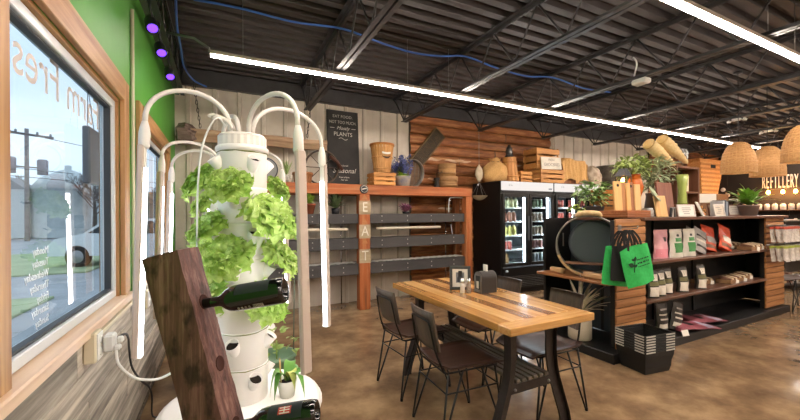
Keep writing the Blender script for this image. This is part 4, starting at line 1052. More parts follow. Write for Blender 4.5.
# ================================================================ DRINK COOLERS
cb_blk = mat('cooler_black', '151414', rough=.35); cool_in = mat('cooler_inside', '7d8082', rough=.5); cshelf = mat('cooler_shelf', 'b9bcbd', rough=.4)
cglass = glass('cooler_glass', 'd8dedd', .8); clight = emit('cooler_light', 'e6f0ff', 40.); hdr = emit('cooler_header_glow', 'ece4de', .75); oval = mat('oval_sticker', 'b7c4d6', rough=.4)
YC0, YC1, ZC = 4.65, 5.40, 1.93
def cooler(label, x0, x1):
    t = thing('drink_cooler', label, 'drink cooler', ((x0 + x1) / 2, (YC0 + YC1) / 2, 0), 0, 'drink coolers')
    W = x1 - x0; D = YC1 - YC0; hx = W / 2; hy = D / 2
    for s in (-1, 1): MB().box((s * (hx - .025), 0, ZC / 2 + .02), (.05, D, ZC - .04), .006).build('side_wall', cb_blk, t)
    MB().box((0, hy - .03, ZC / 2 + .02), (W - .11, .05, ZC - .06)).build('back_wall', cool_in, t)
    MB().box((0, 0, ZC - .05), (W - .10, D, .10), .006).build('top_panel', cb_blk, t)
    MB().box((0, 0, .24), (W - .10, D - .02, .44), .004).build('machine_base', cb_blk, t)
    MB().box((0, 0, .012), (W - .04, D - .05, .024)).build('kick_plate', matteblack, t)
    hb_ = MB().box((0, -hy - .012, ZC - .083), (W - .02, .03, .150), .010).build('header_panel', hdr, t)
    MB().box((0, -hy + .02, ZC - .19), (W - .1, .05, .06), .004).build('header_bar', cb_blk, t)
    lo = mat('header_print', '4a4f63', rough=.5)
    for k, (dx, w_) in enumerate(((.0, .012), (.022, .014), (.045, .014), (.068, .012))): MB().box((hx - .13 + dx, -hy - .0285, ZC - .118), (w_, .002, .030), 0, None).build('header_mark', lo, hb_)
    for k in range(3): MB().tube(arc((-hx + .20, -hy - .029, ZC - .095), .022 + .012 * k, R(20), R(160), 8), .002, 4).build('header_mark', mat('header_faint', 'a9a5a3', rough=.5), hb_)
    gr_ = MB().box((0, -hy - .006, .27), (W - .06, .03, .36), .006).build('lower_panel', cb_blk, t)
    for k in range(7): MB().box((0, -hy - .026, .12 + k * .030), (W - .16, .014, .011), .002).build('louvre', mat('louvre_grey', '35322f', rough=.4), gr_)
    MB().lathe([(0, .004), (.032, .003), (.034, 0)], 20, mtr(-hx + .11, -hy - .0215, .40) @ mrot('X', R(90)) @ Matrix.Diagonal((1, .62, 1, 1))).build('oval_badge', oval, gr_)
    z0, z1 = .475, 1.715
    fr_ = mat('door_frame_black', '1d1c1c', rough=.3)
    for s in (-1, 1):
        d = put('door', None, t); a, b = (-hx + .012, -.004) if s < 0 else (.004, hx - .012)
        for xx in (a + .028, b - .028): MB().box((xx, -hy - .018, (z0 + z1) / 2), (.056, .04, z1 - z0), .005).build('door_rail', fr_, d)
        for zz in (z0 + .028, z1 - .028): MB().box(((a + b) / 2, -hy - .018, zz), (b - a - .112, .04, .056), .005).build('door_rail', fr_, d)
        MB().box(((a + b) / 2, -hy - .014, (z0 + z1) / 2), (b - a - .11, .006, z1 - z0 - .11)).build('glass', cglass, d)
        hxp = b - .03 if s < 0 else a + .03
        MB().box((hxp, -hy - .052, 1.12), (.022, .022, .42), .006).build('handle', mat('handle_grey', '55565a', rough=.35), d)
        for zz in (.94, 1.30): MB().box((hxp, -hy - .040, zz), (.018, .012, .018)).build('handle_mount', fr_, d)
    MB().box((0, -hy + .05, (z0 + z1) / 2), (.05, .06, z1 - z0)).build('mullion', cb_blk, t)
    for xx in (-.045, hx - .085, -hx + .075):
        MB().tube([(xx, -hy + .05, z0 + .06), (xx, -hy + .05, z1 - .06)], .014, 8).build('light_strip', clight, t)
    for k in range(5):
        z = .492 + k * .245
        for s in (-1, 1):
            sh_ = MB().box((s * (hx / 2 - .014), .03, z), (hx - .085, D - .20, .012), .002).build('shelf', cshelf, t)
            MB().box((s * (hx / 2 - .014), -hy + .128, z + .006), (hx - .085, .006, .028)).build('price_rail', mat('price_rail', 'd8d8d4', rough=.4), sh_)
    return t
cooler('black two-door drink cooler beside the hanging scale', 4.19, 5.43)
cooler('black two-door drink cooler behind the leafy pot on the island', 5.455, 6.69)
# stock
def bottle_me(name, prof, m_): return MB().lathe(prof, 12).mesh(name, m_)
BT = [(0, 0), (.042, 0), (.044, .005), (.044, .120), (.034, .15), (.018, .17), (.018, .188), (0, .188)]
CAN = [(0, 0), (.034, 0), (.038, .008), (.038, .148), (.032, .16), (0, .16)]
JAR = [(0, 0), (.040, 0), (.042, .005), (.042, .13), (.036, .142), (.038, .144), (.038, .165), (0, .165)]
capm = mat('bottle_cap_pale', 'd8d4c8', rough=.4)
stock_me = {}
def stock(name, cat, prof, capz, body, label, loc, group):
    k = (name, body.name)
    if k not in stock_me:
        i = [j for j, p in enumerate(prof) if p[1] >= capz][0]
        stock_me[k] = (bottle_me('body', prof[:i + 1], body), bottle_me('lid', [(prof[i][0] + .001, capz)] + prof[i + 1:] if len(prof) > i + 1 else prof[i:], capm))
    t = thing(name, label, cat, loc, 0, group); put('body', stock_me[k][0], t); put('lid', stock_me[k][1], t)
lemon = mat('lemon_drink', 'eae7bd', 'd8d8a4', rough=.2, scale=12); tea = mat('amber_tea', 'a87460', '8b5a4a', rough=.2, scale=12); yel = mat('yellow_carton', 'eee58e', 'dcd378', rough=.4, scale=9)
darkjar = mat('brown_jar', '7d685a', 'b09c8a', rough=.25, scale=18); redc = mat('red_can', 'c4574e', 'd87464', rough=.3, scale=14); grn = mat('green_bottle', '76876a', '9aa68a', rough=.25, scale=14); purp = mat('plum_bottle', '8a5c58', 'a87a72', rough=.25, scale=14)
ROWS = {  # (door, shelf) -> kind
    (0, 4): ('drink_bottle', 'bottle', BT, .17, lemon, 'pale lemon drink bottle, top shelf of the first cooler', 5), (0, 3): ('drink_bottle', 'bottle', BT, .17, tea, 'amber tea bottle, second shelf of the first cooler', 4),
    (0, 2): ('juice_bottle', 'bottle', BT, .17, yel, 'yellow juice bottle, middle shelf of the first cooler', 4), (0, 1): ('drink_can', 'can', CAN, .148, redc, 'red can low in the first door of the first cooler', 3),
    (1, 4): ('glass_jar', 'jar', JAR, .142, grn, 'greenish jar, top shelf behind the second door of the first cooler', 5), (1, 3): ('glass_jar', 'jar', JAR, .142, darkjar, 'brown jar, second shelf behind the second door of the first cooler', 5),
    (1, 2): ('drink_can', 'can', CAN, .148, darkjar, 'brown can, middle shelf behind the second door of the first cooler', 5), (1, 1): ('drink_can', 'can', CAN, .148, purp, 'plum can low behind the second door of the first cooler', 5), (1, 0): ('glass_jar', 'jar', JAR, .142, mat('clear_pack', '9aa0a2', rough=.2), 'clear jar at the bottom of the first cooler', 5)}
for (dr, sh), (nm, ct, pf_, cz, bm_, lb, n) in ROWS.items():
    a = 4.19 + .075 + dr * .60; wd = .48; z = .4985 + sh * .245
    for k in range(n): stock(nm, ct, pf_, cz, bm_, NTH[k] + ' ' + lb, (a + .05 + (.088 if n > 4 else .105) * k, 4.80 + .012 * (k % 2), z), lb + ' row')
bx = thing('cardboard_box', 'brown cardboard box at the bottom of the first cooler', 'box', (4.42, 4.93, .4985))
MB().box((0, 0, .085), (.22, .20, .17), .003).build('carton', mat('cardboard', 'b08a5e', 'a17d52', rough=.85, scale=5), bx); MB().box((0, 0, .1708), (.05, .20, .0012)).build('tape', mat('parcel_tape', 'c2a06a', rough=.3), bx)
for sh, b_, n in ((4, redc, 5), (3, redc, 5), (2, tea, 4)):
    for dr in (0, 1):
        for k in range(n): stock('drink_can' if b_ is redc else 'drink_bottle', 'can' if b_ is redc else 'bottle', CAN if b_ is redc else BT, .148 if b_ is redc else .17, b_, NTH[k] + ' %s on shelf %s of the second cooler, %s door' % ('red can' if b_ is redc else 'amber bottle', ('one', 'two', 'three', 'four', 'five')[4 - sh], ('first', 'second')[dr]), (5.54 + dr * .60 + .09 * k, 4.85, .4985 + sh * .245), 'second cooler stock %d %d' % (sh, dr))

# ================================================================ ON TOP OF THE COOLERS
ZK = ZC + .0005
burl = mat('burlap', 'b58a52', 'cda26a', rough=.95, scale=60, bump=.3)
sk = thing('burlap_sack', 'full tied burlap sack on top of the first cooler', 'sack', (4.36, 4.98, ZK))
q = random.Random(5)
def sackf(u, v):
    a = u * 2 * pi; prof_ = [(0, .0), (.17, .0), (.215, .06), (.225, .16), (.20, .26), (.13, .33), (.07, .36), (.10, .42)]
    x = v * (len(prof_) - 1); i = min(int(x), len(prof_) - 2); f_ = x - i
    r = prof_[i][0] * (1 - f_) + prof_[i + 1][0] * f_; z = prof_[i][1] * (1 - f_) + prof_[i + 1][1] * f_
    r *= 1 + .06 * sin(4 * a + z * 9) + .06 * sin(7 * a - z * 24) + .03 * sin(15 * a + z * 40)
    return (r * cos(a) * 1.05, r * sin(a) * .95, max(0, z + .012 * sin(4 * a + 3) * v))
MB().grid(sackf, 28, 18).build('bag', burl, sk); MB().tube([(.078 * cos(a), .075 * sin(a), .36) for a in [2 * pi * k / 14 for k in range(14)]], .008, 6, False, True).build('tie', oldw, sk)
ch = thing('butter_churn', 'tapered wooden churn with hoops standing on the first cooler', 'churn', (4.69, 4.97, ZK))
staves(ch, .17, .115, .46, 16, wood('churn_wood', 'b0723a', 'cf9656', 'Z')); hoop(ch, .155, .10, .02, wood('churn_band', 'a1662f', 'bb8044')); hoop(ch, .126, .36, .02, wood('churn_band', 'a1662f', 'bb8044')); MB().lathe([(0, .455), (.112, .456)], 18).build('lid', wood('churn_wood', 'b0723a', 'cf9656', 'Z'), ch)
MB().lathe([(0, .001), (.166, .001)], 18).build('bottom_board', wood('churn_wood', 'b0723a', 'cf9656', 'Z'), ch)
lt = thing('barn_lantern', 'dark barn lantern standing on the wooden churn', 'lantern', (4.69, 4.97, ZK + .4585))
MB().lathe([(0, 0), (.075, 0), (.08, .03), (.06, .05), (0, .05)], 16).build('fuel_base', mat('lantern_iron', '2b2a2c', rough=.5, metal=.4), lt); MB().lathe([(.05, .05), (.062, .10), (.05, .155)], 16).build('glass_globe', mat('smoky_globe', '4d4a48', rough=.15), lt); MB().lathe([(.055, .155), (.06, .17), (.03, .20), (.025, .23), (0, .235)], 16).build('hood', mat('lantern_iron', '2b2a2c', rough=.5), lt)
for s in (-1, 1): MB().tube([(s * .072, 0, .03), (s * .08, 0, .12), (s * .05, 0, .18)], .005, 6).build('side_tube', black, lt)
slat_crate('small slatted crate between the churn and the crate stack', (5.0, 4.98, ZK), (.28, .24, .22), 3)
bigw = wood('big_crate_wood', 'b2743c', 'cf9755', vary=.12)
slat_crate('large slatted crate at the bottom of the stack under the white sign', (5.55, 4.93, ZK), (.62, .36, .27), 3, m_=bigw)
slat_crate('large slatted crate on top of the stack behind the white sign', (5.53, 5.0, ZK + .2705), (.60, .34, .41), 3, m_=bigw)
gs = thing('groceries_sign', 'white wooden board with grey lettering in front of the upper crate', 'sign', (5.57, 4.79, ZK + .272), rot=(R(-4), R(-2), R(3)))
MB().box((0, 0, .115), (.56, .018, .23), .003).build('board', mat('sign_white', 'd5cec2', 'c9c1b3', rough=.8, scale=9), gs); gl = mat('sign_grey_print', '77706a', rough=.8)
text('lettering', 'FRESH', .062, gl, gs, (0, -.0105, .175), (R(90), 0, 0), .0006); text('lettering', 'GROCERIES', .085, gl, gs, (0, -.0105, .085), (R(90), 0, 0), .0006)
cl_ = thing('draped_cloth', 'tan burlap cloth draped over a tall wooden box on the second cooler', 'cloth', (6.27, 4.96, ZK))
MB().box((.02, .02, .25), (.56, .22, .50), .004).build('box', wood('box_dark', '7c4a2a', '9a6138', 'Z'), cl_)
def drape(u, v):
    x = (u - .5) * .74; fold = .018 * sin(u * 19) * v + .012 * sin(u * 43 + 1)
    zt = .515 + .02 * sin(u * 7) - .10 * max(0, abs(u - .5) * 2 - .72) / .28
    if v < .3: return (x, .13 - .24 * v / .3, zt)
    k = (v - .3) / .7; bot = .02 + .10 * abs(sin(u * 5.5))
    return (x + .02 * sin(k * 5 + u * 8), -.115 - fold - .03 * k, zt * (1 - k) + bot * k)
MB().grid(drape, 40, 16).build('cloth', burl, cl_)
slat_crate('small reddish crate past the draped cloth', (7.0, 5.0, 1.505), (.46, .26, .30), 2, m_=wood('red_crate_wood', '8e5030', 'ab6a42'))
# rough stone-like stump and zinc bucket stand on a tall plinth behind the island
pln = thing('wooden_plinth', 'tall dark wooden plinth against the back wall beyond the coolers', 'plinth', (7.42, 5.12, 0))
pw_ = wood('plinth_wood', '5b3a26', '76503a', 'Z')
MB().box((0, -.10, .75), (1.40, .36, 1.46), .006).build('body', pw_, pln); MB().box((0, -.10, 1.4925), (1.44, .40, .024), .004).build('top', wood('plinth_top', '5b3a26', '76503a'), pln)
stp = thing('wood_burl', 'pale rough wood burl resting on the small reddish crate', 'wood burl', (7.0, 5.0, 1.806))
mb = MB(); q = random.Random(9)
def burlf(u, v):
    a = u * 2 * pi; b = (v - .5) * pi; r = 1 + .13 * sin(3 * a + 1) * cos(b) + .09 * sin(7 * a + 4 * b) + .05 * sin(11 * a - 7 * b)
    z_ = .27 + .28 * sin(b) * (1 + .08 * sin(5 * a)); return (.25 * cos(b) * cos(a) * r, .17 * cos(b) * sin(a) * r, max(0, z_))
mb.grid(burlf, 30, 18); mb.build('burl', mat('burl_wood', '9b8672', 'c5b39d', rough=.9, scale=9, bump=.6, dist=.01), stp)
zb = thing('zinc_bucket', 'flared weathered zinc bucket behind the lit lantern', 'bucket', (7.75, 5.02, 1.505))
MB().lathe([(0, 0), (.20, 0), (.205, .02), (.34, .86), (.355, .87), (.355, .90), (.335, .90), (.195, .03), (0, .03)], 28).build('pail', mat('weathered_zinc', '5d5750', '8b857b', rough=.6, metal=.4, scale=5), zb)
MB().lathe([(.262, .40), (.270, .40), (.274, .43), (.266, .43)], 28).build('band', mat('band_zinc', '56504a', rough=.6, metal=.5), zb)
# hanging balance scale by the cooler
hs = thing('hanging_scale', 'pale hanging scale with a scoop pan beside the first cooler', 'scale', (3.985, 4.95, 2.06))
bone = mat('scale_bone', 'c3b39a', 'a7967c', rough=.5, scale=9)
MB().lathe([(0, -.13), (.02, -.13), (.035, -.11), (.068, -.06), (.078, .0), (.07, .07), (.04, .12), (.022, .14), (.02, .16), (0, .165)], 20, Matrix.Diagonal((1, .55, 1, 1))).build('body', bone, hs)
MB().lathe([(0, -.034), (.05, -.033), (.055, -.028)], 20, mtr(0, -.0, .0) @ mrot('X', R(-90)) @ Matrix.Diagonal((1, 1, -1.5, 1))).build('dial', paper, hs)
MB().tube([(0, 0, .16), (0, 0, .76)], .004, 6).build('hanging_hook', steel, hs)
for dx, dy in ((-.155, 0), (.155, 0), (0, -.09), (0, .09)): MB().tube([(0, 0, -.13), (dx, dy, -.37)], .0035, 5).build('chain', steel, hs)
def panf(u, v):
    a = u * 2 * pi; r = v; return (.165 * r * cos(a), .11 * r * sin(a), -.455 + .085 * r * r)
MB().grid(panf, 28, 8).build('scoop_pan', mat('pan_brass', 'b8a98e', rough=.35, metal=.4), hs)

# ================================================================ SHELVING ISLAND (gondola)
gblk = mat('gondola_black', '181717', rough=.4, scale=5); gboard = wood('dark_shelf_wood', '4a3024', '6b4735', 'X', rough=.35, vary=.05, bump=.05)
slatw = wood('honey_slat', '7c4d2a', 'b47f50', 'X', rough=.5, scale=7., vary=.14, bump=.2, c3='99683e')
gd = thing('display_island', 'long black store shelving island with wooden slat ends', 'shelving', (0, 0, 0))
GX0, GX1, GY0, GY1, GZ = 3.29, 7.0, 2.10, 2.95, 1.325
MB().box(((3.16 + 7.0) / 2, (2.05 + 3.0) / 2, .045), (7.0 - 3.16, .95, .09), .006).build('base_deck', gblk, gd)
MB().box((5.35, 2.53, .71), (3.30, .03, 1.22)).build('back_panel', gblk, gd)
MB().box((3.72, 2.55, .71), (.03, .80, 1.22)).build('end_panel', mat('slate_end_panel', '3d444a', rough=.35), gd)
MB().box((3.50, 2.94, .71), (.42, .03, 1.22), .003).build('end_panel', gblk, gd)
for x in (4.62, 5.50): MB().box((x, 2.505, .71), (.03, .02, 1.22)).build('upright', gblk, gd)
MB().box((5.35, 2.50, GZ - .015), (3.36, .86, .03), .004).build('top_board', gboard, gd)
for z, nm in ((.885, 'shelf'), (.50, 'shelf')):
    MB().box((5.08, 2.305, z - .014), (2.66, .43, .028), .003).build(nm, gboard, gd)
MB().box((3.43, 2.52, .715), (.54, .83, .026), .004).build('end_shelf', wood('end_shelf_wood', '7a4d2d', 'a0693f', 'Y', rough=.4), gd)
for x0, x1 in ((3.285, 3.745), (6.42, 6.98)):
    po = MB().box(((x0 + x1) / 2, 2.145, .70), (x1 - x0 - .02, .05, 1.20)).build('slat_post', gblk, gd)
    n = 16; hh = 1.22 / n
    sm_ = MB()
    prof_ = [(0, .001), (-.013, .005), (-.017, hh * .5), (-.013, hh - .008), (0, hh - .004)]
    vs = [(-(x1 - x0) / 2, a, b) for a, b in prof_] + [((x1 - x0) / 2, a, b) for a, b in prof_]
    sm_.add(vs, [(i, i + 1, 6 + i - 0 + 0, 5 + i) for i in range(4)] + [(4, 0, 5, 9), (0, 4, 3, 2, 1), (5, 6, 7, 8, 9)])
    me = sm_.mesh('slat', slatw)
    for k in range(n): put('slat', me, po, ((x0 + x1) / 2, 2.119, .10 + k * hh + rnd.uniform(-.001, .001)), (0, 0, rnd.uniform(-.002, .002)))
MB().box((6.99, 2.55, .71), (.02, .80, 1.22)).build('end_panel', gblk, gd)
# drum on the end shelf
dr = thing('barrel_hoop_display', 'big round steel barrel hoop with wooden rim and rope handle on the island end shelf', 'barrel display', (3.415, 2.48, .7285 + .3125), rot=(R(90), 0, R(-52)))
hoopm = mat('hoop_steel', '77706a', '8f8880', rough=.4, metal=.6, scale=9)
MB().lathe([(.294, -.10), (.312, -.10), (.312, .10), (.294, .10), (.294, -.10)], 56).build('steel_band', hoopm, dr)
rimw = wood('pale_rim', 'b08a5f', 'd0ac7f')
for k in range(20):
    a0 = R(200 + k * 7); a1 = R(200 + k * 7 + 6.4)
    vs = [(r * cos(a), r * sin(a), z) for a in (a0, a1) for r in (.290, .314) for z in (.100, .112)]
    MB().add(vs, [(0, 1, 3, 2), (4, 6, 7, 5), (0, 4, 5, 1), (2, 3, 7, 6), (0, 2, 6, 4), (1, 5, 7, 3)]).build('rim_segment', rimw, dr)
MB().lathe([(.205, -.085), (.235, -.085), (.24, -.06), (.235, -.04), (.205, -.04), (0, -.045)], 40, mtr(.05, .02, 0)).build('inner_disc', mat('slate_disc', '4a5156', rough=.35), dr)
MB().box((0, -.19, -.0), (.44, .012, .17), .003).build('plank_floor', wood('drum_floor', '6d4a34', '8a6147'), dr)
hd = MB(); hd.tube(smoothpath([(-.10, .297, .06), (-.085, .325, .10), (0, .335, .11), (.085, .325, .10), (.10, .297, .06)], 5), [.012] + [.026] * 19 + [.012], 10); hd.build('rope_handle', mat('pale_handle', 'd2b58a', 'bd9c6c', rough=.7, scale=30), dr)
MB().tube([(-.24, -.02, -.03), (-.24, .12, -.03)], .006, 6).build('side_rod', steel, dr)
for k, (yy, ll) in enumerate(((2.74, 'pale rounded wooden block under the barrel hoop, nearer the coolers'), (2.30, 'pale rounded wooden block under the barrel hoop, nearer the green totes'))):
    t = thing('wooden_block', ll, 'block', (3.26, yy, .7285), R(90)); MB().box((0, 0, .030), (.17 if k == 0 else .24, .06, .060), .016).build('block', wood('beech_block', 'b68c62', 'cfa77d'), t)
# dried palm planter
dp = frond_plant('dried_palm', 'dried bleached palm in a cream cylinder pot at the foot of the island', (3.30, 2.50, .0905), [(0, 0), (.105, 0), (.112, .01), (.112, .225), (.104, .225)], mat('cream_ceramic', 'c9bda8', 'bcae97', rough=.5, scale=4), 0, .3, .02, paper, 1)
q = random.Random(2); dl = mat('bleached_frond', 'e6decf', 'cbbfaa', rough=.8, scale=14)
for k in range(26):
    a = q.uniform(1.9, 5.4); el = q.uniform(.25, 1.35); L = q.uniform(.30, .46)
    MB().grid(lambda u, v: ((u - .5) * .030 * sin(pi * min(1, .1 + .9 * v)) ** .6, v * L, .35 * L * v - .45 * L * v * v * (1.2 - el * .5) + .012 * abs(u - .5)), 2, 7).build('frond', dl, dp, (0, 0, .22), (el, 0, a - 1.57))
# totes
tote_g = mat('tote_green', '35b45c', '2ca750', rough=.8, scale=40); tote_k = mat('tote_black', '1b1b1c', rough=.85)
def tote(label, loc, rz, w_, h_, m_, tilt, logo=False, d_=.05):
    t = thing('tote_bag', label, 'tote bag', loc, rot=(0, tilt, rz), group='hanging tote bags')
    def f(sg):
        return lambda u, v: ((u - .5) * w_ * (1 + .05 * v), sg * d_ * .5 * sin(pi * u) ** .5 * (1 - .55 * v) + .006 * sin(u * 9 + v * 4), -h_ + v * h_ + (.012 * sin(u * pi) if v == 1 else 0))
    mb = MB(); mb.grid(f(-1), 12, 10); mb.grid(f(1), 12, 10)
    mb.build('bag', m_, t)
    for sg in (-1, 1):
        pts = smoothpath([(-.07, sg * d_ * .2, -.02), (-.055, sg * .02, .07), (0, sg * .012, .155), (.055, sg * .02, .07), (.07, sg * d_ * .2, -.02)], 5)
        mb = MB(); vs = []
        for p in pts: vs += [(p.x - .012, p.y, p.z), (p.x + .012, p.y, p.z)]
        mb.add(vs, [(2 * i, 2 * i + 1, 2 * i + 3, 2 * i + 2) for i in range(len(pts) - 1)], True); mb.build('strap', tote_k, t)
    if logo:
        ink = mat('tote_ink', '12381f', rough=.8); yb_ = -d_ * .5 - .004
        mk = MB(); mk.tube([(-.07, yb_, -.20), (-.055, yb_, -.15), (-.035, yb_, -.085)], .004, 5)
        mk.build('logo_stem', ink, t)
        def lf(x, z, a, l): MB().grid(lambda u, v: (x + cos(a) * v * l - sin(a) * (u - .5) * l * .55 * sin(pi * v), yb_ - .0015, z + sin(a) * v * l + cos(a) * (u - .5) * l * .55 * sin(pi * v)), 4, 6).build('logo_leaf', ink, t)
        lf(-.055, -.15, R(150), .07); lf(-.045, -.115, R(70), .05); lf(-.06, -.16, R(30), .04); lf(-.04, -.10, R(160), .04)
        q = random.Random(1)
        for r_, (z, s) in enumerate(((-.105, .011), (-.135, .014), (-.165, .008))):
            x = -.015
            while x < .10:
                wl_ = q.uniform(.008, .016); MB().box((x, yb_ + .002 * 0 - .001, z + q.uniform(-.001, .001)), (wl_, .001, s)).build('logo_print', ink, t); x += wl_ + .006
    return t
hk = thing('bag_hook', 'steel hook on the slat post holding the tote bags', 'hook', (3.33, 2.095, 1.235)); MB().tube([(0, .0, 0), (-.08, -.20, .0), (-.085, -.215, .025)], .005, 6).build('hook_arm', steel, hk); MB().box((0, .004, 0), (.05, .006, .05), .001).build('hook_plate', steel, hk)
tote('bright green tote bag with a dark sprig logo, outermost on the hook', (3.18, 1.885, 1.075), R(-14), .285, .33, tote_g, R(-14), True)
tote('black tote bag between the green ones on the hook', (3.19, 1.955, 1.07), R(-22), .25, .30, tote_k, R(4))
tote('green tote bag hanging behind the black one', (3.20, 2.025, 1.06), R(-20), .25, .34, tote_g, R(8))
# shopping baskets
bkm = mat('basket_black', '141414', rough=.55); rimm = mat('basket_pale_rim', 'b9b5ae', rough=.5)
def shop_basket(label, z, rz):
    t = thing('shopping_basket', label, 'basket', (3.355, 1.90, z), rz, 'nested shopping baskets')
    x0, y0, x1, y1, h = .140, .115, .172, .140, .195
    def wall(nx, ny):   # side panels, tapered
        pass
    cs = [(-1, -1), (1, -1), (1, 1), (-1, 1)]
    for i in range(4):
        a, b = cs[i], cs[(i + 1) % 4]
        vs = []
        for k in range(5):
            f_ = k / 4; xx = x0 + (x1 - x0) * f_; yy = y0 + (y1 - y0) * f_; zz = .002 + h * f_; o_ = .004 * (k % 2)
            vs += [(a[0] * (xx + o_), a[1] * (yy + o_), zz), (b[0] * (xx + o_), b[1] * (yy + o_), zz)]
        MB().add(vs, [(2 * k, 2 * k + 1, 2 * k + 3, 2 * k + 2) for k in range(4)]).build('side_panel', bkm, t)
    MB().box((0, 0, .004), (2 * x0, 2 * y0, .006)).build('bottom_panel', bkm, t)
    for i in range(4):
        a, b = cs[i], cs[(i + 1) % 4]; A_ = Vector((a[0] * x1, a[1] * y1, h)); B_ = Vector((b[0] * x1, b[1] * y1, h))
        mid = (A_ + B_) / 2; L = (B_ - A_).length; ang = math.atan2(B_.y - A_.y, B_.x - A_.x)
        r_ = MB().box((0, 0, 0), (L + .012, .014, .012), .003).build('rim_bar', bkm, t, mid, (0, 0, ang))
        for s in (-1, 1): MB().box((s * L * .335, -.0075, 0), (L * .30, .003, .0105)).build('rim_strip', rimm, r_)
    return t
ordn = ('lowest', 'second', 'third', 'fourth', 'fifth', 'sixth', 'topmost')
for k in range(7): shop_basket('black shopping basket with pale rim, %s of the nested stack' % ordn[k], .001 + k * .0225, R(-8))

# ================================================================ GOODS ON THE ISLAND
def pouch(name, label, loc, w_, h_, d_, m_, rz=0., rx=0., lab_=None, group=None, ry=0., cat='bag'):
    t = thing(name, label, cat, loc, rot=(rx, ry, rz), group=group)
    def f(sg):
        def g(u, v):
            s = (u - .5) * 2; puff = d_ * .5 * (1 - abs(s) ** 3) * (1 - v ** 3)
            return (s * w_ / 2 * (1 - .05 * sin(pi * v)), sg * (puff + .002) + .004 * sin(v * 13 + u * 7), v * h_)
        return g
    mb = MB(); mb.grid(f(-1), 8, 10); mb.grid(f(1), 8, 10); mb.add([(-w_ / 2, -d_ * .3, 0), (w_ / 2, -d_ * .3, 0), (w_ / 2, d_ * .3, 0), (-w_ / 2, d_ * .3, 0)], [(0, 1, 2, 3)])
    mb.build('pouch', m_, t)
    MB().box((0, 0, h_ + .006), (w_ * .98, .005, .018), .001).build('seal', m_, t)
    for (fx, fz, fw, fh, lm2) in lab_ or ():
        MB().grid(lambda u, v: (fx * w_ + (u - .5) * fw * w_, f(-1)(min(1, max(0, .5 + fx + (u - .5) * fw)), min(1, fz + (v - .5) * fh))[1] - .0012, (fz + (v - .5) * fh) * h_), 6, 5).build('label', lm2, t)
    return t
pink = mat('pink_pouch', 'c98d95', 'd9a2a8', rough=.5, scale=9); wht = mat('white_pouch', 'c9c2b7', 'd6d0c6', rough=.5, scale=9); gry = mat('grey_pouch', '8c8581', 'a8a29c', rough=.4, scale=8); red = mat('red_pouch', 'b8381f', 'd0512c', rough=.35, scale=8)
glab = mat('green_label', '3f7f45', rough=.5); dlab = mat('dark_label', '2b2523', rough=.5); wlab = mat('pale_label', 'cfc7ba', rough=.6); blkp = mat('black_pouch', '292524', '3a3532', rough=.35, scale=9); olive = mat('olive_label', '6e6a48', rough=.6)
ZS1, ZS2, ZB = .8855, .5005, .0905
pouch('snack_pouch', 'pink pouch with a dark diamond mark on the upper island shelf', (4.22, 2.22, ZS1), .23, .29, .09, pink, R(-4), 0, [(.12, .70, .22, .16, dlab), (0, .2, .9, .3, mat('pink_deep', 'cf7f8c', rough=.5))])
for k, (x, ll) in enumerate(((4.47, 'white pouch with a green label, next to the pink one'), (4.74, 'white pouch with a green label, next to the leaning grey bags'))):
    pouch('coffee_pouch', ll, (x, 2.20, ZS1), .22, .29, .09, wht, R(-3), 0, [(0, .36, .62, .36, glab), (0, .66, .5, .14, glab), (.02, .82, .20, .09, dlab)], 'green-labelled pouches')
for k, (x, y, ll) in enumerate(((4.98, 2.20, 'grey striped bag leaning over on the upper shelf, front one'), (5.06, 2.32, 'grey striped bag leaning behind the front one'))):
    pouch('snack_pouch', ll, (x, y, ZS1 + .012), .24, .29, .06, gry, R(-6), R(-12), [(0, .25, .8, .10, dlab), (0, .5, .8, .08, wlab), (0, .7, .8, .08, dlab)], 'grey leaning bags', R(24))
for k, (x, y, a, ll) in enumerate(((5.36, 2.26, 14, 'orange-red bag leaning on the grey bags'), (5.58, 2.20, 24, 'orange-red bag with a pale label, middle one'), (5.79, 2.28, 20, 'orange-red bag farthest along the upper shelf'))):
    pouch('snack_pouch', ll, (x, y, ZS1 + .012), .26, .31, .07, red, R(-6), R(-14), [(.05, .45, .7, .24, wlab if k else gry), (0, .16, .8, .14, mat('brown_label', '6f4a35', rough=.5))], 'orange-red bags', R(a))
trw = mat('kraft_tray', '7b5b3f', '96734f', rough=.7, scale=9)
def tray(label, loc, rz=0.):
    t = thing('goods_tray', label, 'tray', loc, rz, 'small goods trays')
    MB().box((0, 0, .006), (.21, .15, .01), .002).build('tray_bottom', trw, t)
    for s in (-1, 1):
        MB().box((0, s * .073, .025), (.21, .005, .045), .001).build('tray_wall', trw, t); MB().box((s * .103, 0, .025), (.005, .14, .045), .001).build('tray_wall', trw, t)
    for k in range(4): MB().box((-.07 + k * .047, .0, .052), (.040, .12, .05), .008, mtr(0, 0, 0) @ mrot('X', R(10))).build('packet', [mat('cocoa_pack', '6b4a3a', rough=.5), mat('cream_pack', 'c9b695', rough=.5)][k % 2], t)
    MB().box((.055, -.078, .03), (.07, .004, .055), .001, mrot('Y', R(14))).build('price_card', paper, t)
